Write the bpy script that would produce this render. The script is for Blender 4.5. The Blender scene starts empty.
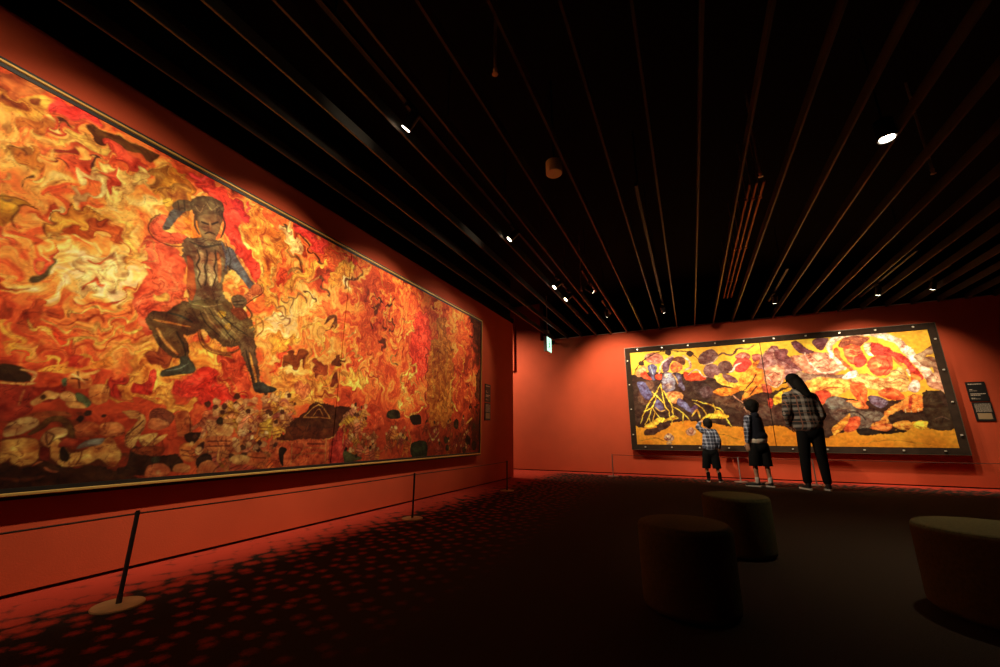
import bpy, bmesh, math, random
import numpy as np
from mathutils import Vector, Matrix
PI = math.pi
S = bpy.context.scene
COL = S.collection
rnd = random.Random(7)

# ---------------------------------------------------------------- camera
F, YAW, PITCH, ROLL, CAMH = 396.8, 0.439046, -0.249566, 0.00226, 0.792
cam_d = bpy.data.cameras.new('camera'); cam = bpy.data.objects.new('camera', cam_d); COL.objects.link(cam)
cam_d.sensor_width = 36; cam_d.lens = F * 36 / 1000; cam_d.clip_start = 0.02
cy, sy, cp, sp, cr, sr = math.cos(YAW), math.sin(YAW), math.cos(PITCH), math.sin(PITCH), math.cos(ROLL), math.sin(ROLL)
Mc = Matrix(((cr, -sr, 0), (sr, cr, 0), (0, 0, 1))) @ Matrix(((1, 0, 0), (0, cp, -sp), (0, sp, cp))) @ Matrix(((cy, 0, sy), (0, 1, 0), (-sy, 0, cy)))
def wdir(r): return Vector((r[0], r[2], -r[1]))
X_, Y_, Z_ = wdir(Mc[0]), -wdir(Mc[1]), -wdir(Mc[2])
cam.matrix_world = Matrix(((X_.x, Y_.x, Z_.x, 0), (X_.y, Y_.y, Z_.y, 0), (X_.z, Y_.z, Z_.z, CAMH), (0, 0, 0, 1)))
S.camera = cam

# ---------------------------------------------------------------- world, exposure
S.view_settings.view_transform = 'Standard'; S.view_settings.look = 'None'
S.view_settings.exposure = 0.0; S.view_settings.gamma = 1.0; S.view_settings.use_curve_mapping = False
w = bpy.data.worlds.new('world'); S.world = w; w.use_nodes = True
w.node_tree.nodes['Background'].inputs[0].default_value = (1, .8, .6, 1)
w.node_tree.nodes['Background'].inputs[1].default_value = 0.0015
WARM = (1.0, .80, .55)
PAINT_POWER_L = .9
PAINT_POWER_R = .95

# ---------------------------------------------------------------- helpers
def lin(c):
    c = [x / 255 for x in c]
    return [x / 12.92 if x <= .04045 else ((x + .055) / 1.055) ** 2.4 for x in c]
def mat(name, rgb, rough=.6, metal=0, noise=0, nscale=20, bump=0, bscale=200, emit=None, spec=.5):
    m = bpy.data.materials.new(name); m.use_nodes = True; n = m.node_tree.nodes; l = m.node_tree.links; b = n['Principled BSDF']
    b.inputs['Base Color'].default_value = (*rgb, 1); b.inputs['Roughness'].default_value = rough; b.inputs['Metallic'].default_value = metal
    b.inputs['Specular IOR Level'].default_value = spec
    tc = n.new('ShaderNodeTexCoord')
    if noise:
        t = n.new('ShaderNodeTexNoise'); t.inputs['Scale'].default_value = nscale; t.inputs['Detail'].default_value = 5; l.new(tc.outputs['Object'], t.inputs['Vector'])
        r = n.new('ShaderNodeMapRange'); r.inputs[1].default_value = .3; r.inputs[2].default_value = .7; r.inputs[3].default_value = 1 - noise; r.inputs[4].default_value = 1 + noise
        l.new(t.outputs[0], r.inputs[0])
        mx = n.new('ShaderNodeVectorMath'); mx.operation = 'SCALE'; mx.inputs[0].default_value = rgb; l.new(r.outputs[0], mx.inputs['Scale']); l.new(mx.outputs[0], b.inputs['Base Color'])
    if bump:
        t = n.new('ShaderNodeTexNoise'); t.inputs['Scale'].default_value = bscale; t.inputs['Detail'].default_value = 3; l.new(tc.outputs['Object'], t.inputs['Vector'])
        bp = n.new('ShaderNodeBump'); bp.inputs['Strength'].default_value = bump; bp.inputs['Distance'].default_value = .01; l.new(t.outputs[0], bp.inputs['Height']); l.new(bp.outputs[0], b.inputs['Normal'])
    if emit:
        b.inputs['Emission Color'].default_value = (*emit[:3], 1); b.inputs['Emission Strength'].default_value = emit[3]
    return m
def obj(name, bm, m, parent=None, smooth=False, bevel=0):
    if isinstance(bm, bmesh.types.BMesh):
        if bevel: bmesh.ops.bevel(bm, geom=bm.edges[:], offset=bevel, segments=2, affect='EDGES', clamp_overlap=True)
        bmesh.ops.recalc_face_normals(bm, faces=bm.faces)
        me = bpy.data.meshes.new(name); bm.to_mesh(me); bm.free()
    else: me = bm
    if m: me.materials.clear(); me.materials.append(m)
    for p in me.polygons: p.use_smooth = smooth
    o = bpy.data.objects.new(name, me); COL.objects.link(o); o.parent = parent
    return o
def box(bm, x0, x1, y0, y1, z0, z1):
    vs = [bm.verts.new(p) for p in ((x0,y0,z0),(x1,y0,z0),(x1,y1,z0),(x0,y1,z0),(x0,y0,z1),(x1,y0,z1),(x1,y1,z1),(x0,y1,z1))]
    for f in ((0,3,2,1),(4,5,6,7),(0,1,5,4),(1,2,6,5),(2,3,7,6),(3,0,4,7)): bm.faces.new([vs[i] for i in f])
    return bm
def B(*a): return box(bmesh.new(), *a)
def rev(bm, prof, c=(0,0,0), n=40, axis=None):
    """lathe about z (or about axis vector), prof = [(r, z)]"""
    R = Matrix.Identity(3) if axis is None else Vector((0,0,1)).rotation_difference(Vector(axis)).to_matrix()
    rings = []
    for r, z in prof:
        if r < 1e-6: rings.append([bm.verts.new(R @ Vector((0,0,z)) + Vector(c))])
        else: rings.append([bm.verts.new(R @ Vector((r*math.cos(2*PI*i/n), r*math.sin(2*PI*i/n), z)) + Vector(c)) for i in range(n)])
    for a, b in zip(rings, rings[1:]):
        for i in range(n):
            j = (i+1) % n
            if len(a) == 1 and len(b) == 1: continue
            if len(a) == 1: bm.faces.new((a[0], b[i], b[j]))
            elif len(b) == 1: bm.faces.new((a[i], b[0], a[j]))
            else: bm.faces.new((a[i], a[j], b[j], b[i]))
    return bm
def tube(bm, p0, p1, r, n=12, r1=None):
    p0, p1 = Vector(p0), Vector(p1); L = (p1-p0).length; r1 = r if r1 is None else r1
    return rev(bm, [(0,0),(r,0),(r1,L),(0,L)], p0, n, p1-p0)
def thing(name, label, cat, loc=(0,0,0), group=None):
    o = bpy.data.objects.new(name, None); COL.objects.link(o); o.location = loc; o.empty_display_size = .1
    return tag(o, label, cat, group)
def tag(o, label, cat, group=None):
    o['label'] = label; o['category'] = cat
    if group: o['group'] = group
    return o
def struct(name, bm, m, **k):
    o = obj(name, bm, m, **k); o['kind'] = 'structure'; return o
def dup(root, loc, label, group=None):
    r = root.copy(); COL.objects.link(r); r.location = loc; r['label'] = label
    if group: r['group'] = group
    for ch in list(root.children):
        c = ch.copy(); COL.objects.link(c); c.parent = r
        for g in list(ch.children):
            d = g.copy(); COL.objects.link(d); d.parent = c
    return r
def spot(name, loc, aim, power, size, blend=.6, col=WARM, rad=.03, parent=None):
    ld = bpy.data.lights.new(name, 'SPOT'); ld.energy = power; ld.color = col; ld.spot_size = math.radians(size); ld.spot_blend = blend; ld.shadow_soft_size = rad
    o = bpy.data.objects.new(name, ld); COL.objects.link(o)
    o.location = loc; d = Vector(aim) - Vector(loc)
    if parent: o.parent = parent; o.location = Vector(loc) - parent.location
    o.rotation_euler = d.to_track_quat('-Z', 'Y').to_euler()
    return o

# ---------------------------------------------------------------- materials
M_wall = mat('red_painted_wall', (.50, .066, .021), .75, noise=.06, nscale=3, bump=.12, bscale=120, spec=.3)
M_black = mat('black_ceiling_void', (.006, .006, .006), .9, spec=.1)
M_fin = mat('dark_metal_ceiling_fin', (.06, .056, .05), .36, noise=.15, nscale=6)
M_gap = mat('dark_red_shadow_gap', (.05, .008, .004), .9)
M_cap = mat('pale_wall_cap', (.55, .45, .38), .5)
M_metal = mat('black_metal', (.02, .02, .02), .4, metal=.4)
M_pipe = mat('copper_orange_pipe', (.55, .20, .06), .4, metal=.3)
M_white = mat('white_plastic', (.75, .7, .62), .5)
M_brass = mat('gilt_moulding', (.70, .44, .12), .36, metal=.5)
M_frame_d = mat('dark_bronze_frame', (.010, .007, .005), .5, metal=0, noise=.2, nscale=30)
M_frame_b = mat('brown_wood_frame', (.028, .016, .010), .8, spec=.12, noise=.25, nscale=12)
M_edge = mat('bronze_frame_edge', (.10, .07, .045), .45, metal=.3)
M_clip = mat('pale_steel_bracket', (.7, .65, .55), .35, metal=.5)
M_lens = mat('lit_lamp_lens', (.9, .9, .85), .3, emit=(1, .85, .62, 14))
M_base = mat('sand_stone_base', (.50, .30, .12), .6, noise=.1)
M_post = mat('dark_grey_post', (.07, .055, .05), .4, metal=.5)
M_postw = mat('pale_post', (.38, .29, .25), .4, metal=.3)
M_cord = mat('grey_elastic_cord', (.06, .03, .02), .7)
M_otto = mat('olive_velvet', (.075, .066, .024), .9, noise=.2, nscale=60, bump=.3, bscale=400, spec=.2)

# carpet: dark pile, woven red dots that crowd into a solid red band along the walls
def carpet():
    m = bpy.data.materials.new('dark_carpet_with_red_dots'); m.use_nodes = True; n = m.node_tree.nodes; l = m.node_tree.links; b = n['Principled BSDF']
    b.inputs['Roughness'].default_value = .95; b.inputs['Specular IOR Level'].default_value = .1
    tc = n.new('ShaderNodeTexCoord'); sx = n.new('ShaderNodeSeparateXYZ'); l.new(tc.outputs['Object'], sx.inputs[0])
    def mth(op, a, c=None, d=None):
        k = n.new('ShaderNodeMath'); k.operation = op
        for i, v in enumerate((a, c, d)):
            if v is None: continue
            if isinstance(v, (int, float)): k.inputs[i].default_value = v
            else: l.new(v, k.inputs[i])
        return k.outputs[0]
    vor = n.new('ShaderNodeTexVoronoi'); vor.voronoi_dimensions = '2D'; vor.inputs['Scale'].default_value = 9; vor.inputs['Randomness'].default_value = .62
    nz = n.new('ShaderNodeTexNoise'); nz.inputs['Scale'].default_value = 42; nz.inputs['Detail'].default_value = 5; nz.inputs['Roughness'].default_value = .75; l.new(tc.outputs['Object'], nz.inputs[0])
    mp = n.new('ShaderNodeMapping'); mp.inputs['Rotation'].default_value = (0, 0, .5); l.new(tc.outputs['Object'], mp.inputs[0]); l.new(mp.outputs[0], vor.inputs['Vector'])
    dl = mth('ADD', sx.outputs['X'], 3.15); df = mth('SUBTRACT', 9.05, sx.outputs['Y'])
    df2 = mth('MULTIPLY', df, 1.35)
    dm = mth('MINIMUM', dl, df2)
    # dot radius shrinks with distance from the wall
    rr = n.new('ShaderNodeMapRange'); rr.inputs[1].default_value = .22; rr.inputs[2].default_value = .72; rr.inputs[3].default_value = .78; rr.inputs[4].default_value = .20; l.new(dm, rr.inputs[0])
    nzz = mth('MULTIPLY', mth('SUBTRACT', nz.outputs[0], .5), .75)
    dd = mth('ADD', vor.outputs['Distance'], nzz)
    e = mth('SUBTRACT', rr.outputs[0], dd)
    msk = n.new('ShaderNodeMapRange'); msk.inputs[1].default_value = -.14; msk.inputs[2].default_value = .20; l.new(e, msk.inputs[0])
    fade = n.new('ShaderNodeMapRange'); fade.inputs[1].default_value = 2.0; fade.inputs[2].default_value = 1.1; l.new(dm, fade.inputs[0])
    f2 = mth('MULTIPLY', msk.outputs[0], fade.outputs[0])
    mx = n.new('ShaderNodeMix'); mx.data_type = 'RGBA'; l.new(f2, mx.inputs[0])
    fine = n.new('ShaderNodeTexNoise'); fine.inputs['Scale'].default_value = 260; l.new(tc.outputs['Object'], fine.inputs[0])
    cr_ = n.new('ShaderNodeValToRGB'); l.new(fine.outputs[0], cr_.inputs[0])
    cr_.color_ramp.elements[0].position = .35; cr_.color_ramp.elements[0].color = (.012, .009, .007, 1); cr_.color_ramp.elements[1].position = .7; cr_.color_ramp.elements[1].color = (.045, .034, .026, 1)
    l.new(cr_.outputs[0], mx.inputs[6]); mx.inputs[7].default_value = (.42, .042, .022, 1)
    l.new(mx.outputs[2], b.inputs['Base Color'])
    bp = n.new('ShaderNodeBump'); bp.inputs['Strength'].default_value = .4; bp.inputs['Distance'].default_value = .01; l.new(fine.outputs[0], bp.inputs['Height']); l.new(bp.outputs[0], b.inputs['Normal'])
    return m

# ---------------------------------------------------------------- room shell
XW, YW, YE, HC = -3.15, 9.05, 7.33, 3.01
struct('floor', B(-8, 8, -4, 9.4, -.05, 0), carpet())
GAP = .02
struct('wall_left', B(XW - .25, XW, -4, YE, GAP, 3.06), M_wall)
struct('baseboard_left', B(XW - .25, XW - .03, -4, YE - .03, 0, GAP), M_gap)
bm = B(-8, 8, YW, YW + .3, GAP, 3.035)
struct('wall_far', bm, M_wall)
struct('wall_far_upper', B(-8, XW, YW, YW + .3, 3.035, 4.2), M_wall)
struct('baseboard_far', B(-8, 8, YW + .03, YW + .3, 0, GAP), M_gap)
struct('trim_1', B(XW + .3, 8, YW - .012, YW + .1, 3.035, 3.047), M_cap)
struct('wall_far_backing', B(XW, 8, YW + .28, YW + .4, 3.0, 4.2), M_black)
struct('wall_right', B(7.5, 7.7, -4, YW, 0, 4.2), M_wall)
struct('wall_near', B(-8, 8, -4.2, -4, 0, 4.2), M_wall)
struct('wall_passage', B(-8.2, -8, -4, 9.4, 0, 4.2), M_wall)
struct('wall_left_backing', B(XW - .25, XW - .05, -4, YE, 3.06, 4.2), M_black)
struct('ceiling', B(-8, 8, -4, 9.4, 4.0, 4.2), M_black)
struct('trim_2', B(-7.9, -3.83, 8.98, YW, 2.33, 3.98), M_wall)      # bulkhead in the passage
# ceiling fins
k = 3
for i in range(-9, 19):
    x = (.32 + .38 * i) * .9
    bm = B(x - .009, x + .009, -3.9, YW - .03, HC, HC + .095)
    struct('trim_%d' % k, bm, M_fin, bevel=.002); k += 1
struct('trim_%d' % k, B(XW + .0, XW + .02, -3.9, YE, HC + .03, HC + .12), M_black)

# ---------------------------------------------------------------- painted canvases
def lattice(seed, U, V, s):
    r = np.random.RandomState(seed); g = r.rand(256, 256).astype(np.float32)
    x = U / s + 37.3; y = V / s + 11.7
    xi = np.floor(x).astype(int); yi = np.floor(y).astype(int); fx = (x - xi).astype(np.float32); fy = (y - yi).astype(np.float32)
    fx = fx*fx*(3-2*fx); fy = fy*fy*(3-2*fy); a = xi & 255; b = yi & 255; a1 = (a+1) & 255; b1 = (b+1) & 255
    return (g[a, b]*(1-fx)*(1-fy) + g[a1, b]*fx*(1-fy) + g[a, b1]*(1-fx)*fy + g[a1, b1]*fx*fy) - .5
def fbm(seed, U, V, s, o=4):
    t = 0; amp = 1
    for i in range(o): t = t + lattice(seed + i*13, U, V, s) * amp; s = s / 2.03; amp *= .52
    return t
def smooth(P, closed):
    n = len(P); out = []
    if n < 3: return P
    g = (lambda i: P[i % n]) if closed else (lambda i: P[max(0, min(n-1, i))])
    for i in range(n if closed else n-1):
        p0, p1, p2, p3 = g(i-1), g(i), g(i+1), g(i+2)
        for q in range(4):
            t = q / 4
            out.append(tuple(.5*((2*p1[j]) + (-p0[j]+p2[j])*t + (2*p0[j]-5*p1[j]+4*p2[j]-p3[j])*t*t + (-p0[j]+3*p1[j]-3*p2[j]+p3[j])*t**3) for j in (0, 1)))
    if not closed: out.append(P[-1])
    return out
def rgbc(h): return np.array([float(v) for v in h.split(',')]) / 255
class Canvas:
    def __init__(s, u0, u1, v0, v1, step, seed):
        s.nu = int(round((u1-u0)/step)) + 1; s.nv = int(round((v1-v0)/step)) + 1
        s.u = np.linspace(u0, u1, s.nu); s.v = np.linspace(v0, v1, s.nv)
        s.U, s.V = np.meshgrid(s.u, s.v, indexing='ij'); s.seed = seed; s.step = step
        s.Uw = s.U + 2.6*fbm(seed+1, s.U, s.V, 9) + 1.2*lattice(seed+3, s.U, s.V, 2.2)
        s.Vw = s.V + 2.6*fbm(seed+2, s.U, s.V, 9) + 1.2*lattice(seed+4, s.U, s.V, 2.2)
        s.st = fbm(seed+5, s.U + 9*fbm(seed+6, s.U, s.V, 22, 2), s.V*1.4, 7, 5)
        X = s.U + 14*fbm(seed+21, s.U, s.V, 16, 3); Y = s.V + 14*fbm(seed+22, s.U, s.V, 16, 3)
        s.st2 = fbm(seed+23, X, Y, 5, 4)                                        # swirling brush marks
        s.lk = np.clip(1 - np.abs(fbm(seed+24, X, Y, 9, 4))/.055, 0, 1)          # thin darker licks
        s.fr = 1.5*lattice(seed+25, X, Y, 2.6) + .9*lattice(seed+26, X, Y, 1.2)
        s.eg = .26*np.clip(.5 + 2.5*lattice(seed+27, s.U, s.V, 8), 0, 1)
        s.C = np.zeros((s.nu, s.nv, 3)); s.rn = random.Random(seed)
    def win(s, P, pad):
        us = [p[0] for p in P]; vs = [p[1] for p in P]
        s.f = min(1, max(.12, (max(us)-min(us)+max(vs)-min(vs))/110))     # small shapes keep a steadier edge
        a = np.searchsorted(s.u, min(us)-pad); b = np.searchsorted(s.u, max(us)+pad); c = np.searchsorted(s.v, min(vs)-pad); d = np.searchsorted(s.v, max(vs)+pad)
        return slice(a, b), slice(c, d)
    def dist(s, P, W, closed, widths=None):
        f = s.f; U = s.U[W] + f*(s.Uw[W]-s.U[W]); V = s.V[W] + f*(s.Vw[W]-s.V[W]); D = np.full(U.shape, 1e9); Q = P + [P[0]] if closed else P; n = len(Q)-1; ins = np.zeros(U.shape, bool)
        for i in range(n):
            (x0, y0), (x1, y1) = Q[i], Q[i+1]; dx, dy = x1-x0, y1-y0; L = dx*dx+dy*dy+1e-9
            t = np.clip(((U-x0)*dx+(V-y0)*dy)/L, 0, 1); d = np.hypot(U-x0-t*dx, V-y0-t*dy)
            if widths is not None: d = d - (widths[i] + (widths[i+1]-widths[i])*t)/2
            D = np.minimum(D, d)
            if closed and dy != 0:
                c = (y0 > V) != (y1 > V); ins ^= c & (U < dx*(V-y0)/dy + x0)
        return D, ins
    def put(s, W, sd, col, shade=.3, edge=.6, vary=True):
        """sd: signed distance, negative inside"""
        sd = sd + s.fr[W]*(s.f if vary else 0)
        a = np.clip(.5 - sd/(s.step*1.6), 0, 1)[..., None]
        c = np.ones(sd.shape+(3,)) * col
        if vary:
            t = s.st[W][..., None]; u = s.st2[W][..., None]
            c = c*(1 + shade*1.5*t*np.array([.6, 1.25, 1.3]) + .30*u*np.array([.8, 1.1, 1.0])) + .05*t
            c = c*(1 - .42*s.lk[W][..., None]*np.array([.8, 1.1, 1.1]))
            rnd_ = np.clip(-sd/5, 0, 1)[..., None]                 # brushed modelling, lighter to the middle
            c = c*(.90 + .14*rnd_)
        e = np.clip(1 + sd/edge, 0, 1)[..., None] * s.eg[W][..., None] if edge else 0
        c = c*(1-e)
        s.C[W] = s.C[W]*(1-a) + np.clip(c, 0, 1)*a
    def poly(s, P, col, **k):
        P = smooth(P, True); W = s.win(P, 4)
        if s.U[W].size == 0: return
        D, ins = s.dist(P, W, True); s.put(W, np.where(ins, -D, D), col, **k)
    def stroke(s, P, col, w0, w1=None, taper=True, **k):
        P = smooth(P, False); n = len(P); W = s.win(P, 4 + w0)
        if s.U[W].size == 0: return
        if w1 is None: wd = [w0*(.35 + .65*math.sin(PI*(i+.5)/n)**.6) for i in range(n)] if n > 2 else [w0]*n
        else: wd = [w0 + (w1-w0)*i/(n-1) for i in range(n)]
        D, _ = s.dist(P, W, False, wd); k.setdefault('edge', min(.5, w0*.2)); s.fr[W] *= .4; s.put(W, D, col, **k); s.fr[W] /= .4
    def blob(s, c, r, col, **k):
        n = 9; P = [(c[0]+r*math.cos(2*PI*i/n)*s.rn.uniform(.8, 1.2), c[1]+r*math.sin(2*PI*i/n)*s.rn.uniform(.8, 1.2)) for i in range(n)]
        s.poly(P, col, **k)
    def swirl(s, steps=7, size=19, reach=1.5):
        """drag the wet paint along curling paths"""
        h = fbm(s.seed+31, s.U, s.V, size, 3)*size
        gx, gy = np.gradient(h, s.step); m = np.hypot(gx, gy) + .25
        fu, fv = gy/m*reach, -gx/m*reach; X = s.U.copy(); Y = s.V.copy()
        for i in range(steps):
            a = np.clip(((X-s.u[0])/s.step).astype(int), 0, s.nu-1); b = np.clip(((Y-s.v[0])/s.step).astype(int), 0, s.nv-1)
            X += fu[a, b]; Y += fv[a, b]
        x = np.clip((X-s.u[0])/s.step, 0, s.nu-1.001); y = np.clip((Y-s.v[0])/s.step, 0, s.nv-1.001)
        a = x.astype(int); b = y.astype(int); p = (x-a)[..., None]; q = (y-b)[..., None]
        s.C = s.C[a, b]*(1-p)*(1-q) + s.C[a+1, b]*p*(1-q) + s.C[a, b+1]*(1-p)*q + s.C[a+1, b+1]*p*q
    def crowd(s, P, col, n):
        xs = [p[0] for p in P]; ys = [p[1] for p in P]; pts = []
        def inside(x, y):
            r = False
            for (x0, y0), (x1, y1) in zip(P, P[1:]+P[:1]):
                if (y0 > y) != (y1 > y) and x < (x1-x0)*(y-y0)/(y1-y0)+x0: r = not r
            return r
        while len(pts) < n:
            x = s.rn.uniform(min(xs), max(xs)); y = s.rn.uniform(min(ys), max(ys))
            if inside(x, y): pts.append((x, y))
        pts.sort(key=lambda p: -p[1])
        for x, y in pts:                                  # little armoured people, painted top to bottom
            r = s.rn.uniform(3.2, 5.6); c = col*s.rn.uniform(.75, 1.12)*np.array([1, s.rn.uniform(.8, 1.15), s.rn.uniform(.7, 1.3)]); a = s.rn.uniform(-.9, .9)
            d = (math.sin(a), math.cos(a)); e = (d[1], -d[0])
            q = lambda i, j: (x+e[0]*i*r+d[0]*j*r, y+e[1]*i*r+d[1]*j*r)
            s.stroke([q(-.6, -1), q(-.9, -2)], np.clip(c, 0, 1), r*.5); s.stroke([q(.5, -1), q(.9, -2)], np.clip(c, 0, 1), r*.5)
            s.poly([q(-.8, -1), q(-.7, .6), q(0, .9), q(.7, .6), q(.9, -1)], np.clip(c, 0, 1))
            for j in (-.6, 0): s.stroke([q(-.8, j), q(.8, j)], np.array([.4, .12, .06]), .5, vary=False)
            s.stroke([q(.6, .4), q(1.5, s.rn.uniform(-.4, 1.2))], np.clip(c*1.05, 0, 1), r*.4)
            if s.rn.random() < .6: s.blob(q(0, 1.4), r*.5, np.array([.93, .68, .42]))
            if s.rn.random() < .25: s.blob(q(0, 1.75), r*.42, np.array([.36, .18, .10]))
    def run(s, txt):
        for ln in txt.strip().splitlines():
            h, p = ln.split('|'); h = h.split(); col = rgbc(h[1]); P = [tuple(map(float, q.split(','))) for q in p.split()]
            if h[0] == 'P': s.poly(P, col)
            elif h[0] == 'S': s.stroke(P, col, max(float(h[2]), s.step*1.3))
            elif h[0] == 'W': a, b = h[2].split(','); s.stroke(P, col, float(a), float(b))
            elif h[0] == 'B':
                for q in P: s.blob(q, float(h[2]), col)
            elif h[0] == 'C': s.crowd(P, col, int(h[2]))
    def mesh(s, name, i0, i1, place, parent):
        """columns i0..i1 as one canvas panel with turned-back edges"""
        nu = i1-i0+1; nv = s.nv; U = s.U[i0:i1+1]/100; V = s.V[i0:i1+1]/100
        co = place(U.ravel(), V.ravel(), 0.0)
        idx = np.arange(nu*nv).reshape(nu, nv)
        q = np.stack([idx[:-1, :-1], idx[1:, :-1], idx[1:, 1:], idx[:-1, 1:]], -1).reshape(-1, 4)
        ring = np.concatenate([idx[:, 0], idx[-1, 1:], idx[-2::-1, -1], idx[0, -2:0:-1]])
        rb = place(U.ravel()[ring], V.ravel()[ring], -.025); base = nu*nv; m = len(ring)
        nx = np.roll(np.arange(m), -1); sq = np.stack([ring, base+np.arange(m), base+nx, ring[nx]], -1)
        co = np.concatenate([co, rb]); q = np.concatenate([q, sq])
        me = bpy.data.meshes.new(name); me.vertices.add(len(co)); me.vertices.foreach_set('co', co.astype(np.float32).ravel())
        me.loops.add(q.size); me.loops.foreach_set('vertex_index', q.astype(np.int32).ravel())
        me.polygons.add(len(q)); me.polygons.foreach_set('loop_start', np.arange(0, q.size, 4, dtype=np.int32)); me.update(calc_edges=True)
        C = s.C[i0:i1+1].reshape(-1, 3); C = np.concatenate([C, C[ring]])
        L = np.where(C <= .04045, C/12.92, ((C+.055)/1.055)**2.4)
        L = np.clip(L*np.array([.86, .86, .95]), 0, .92)
        at = me.color_attributes.new('paint', 'FLOAT_COLOR', 'POINT'); at.data.foreach_set('color', np.concatenate([L, np.ones((len(L), 1))], 1).astype(np.float32).ravel())
        return obj(name, me, M_paint, parent)
M_paint = bpy.data.materials.new('painted_canvas'); M_paint.use_nodes = True
_n = M_paint.node_tree.nodes; _l = M_paint.node_tree.links; _a = _n.new('ShaderNodeAttribute'); _a.attribute_name = 'paint'
_b = _n['Principled BSDF']; _l.new(_a.outputs['Color'], _b.inputs['Base Color']); _b.inputs['Roughness'].default_value = .65; _b.inputs['Specular IOR Level'].default_value = .15

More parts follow.
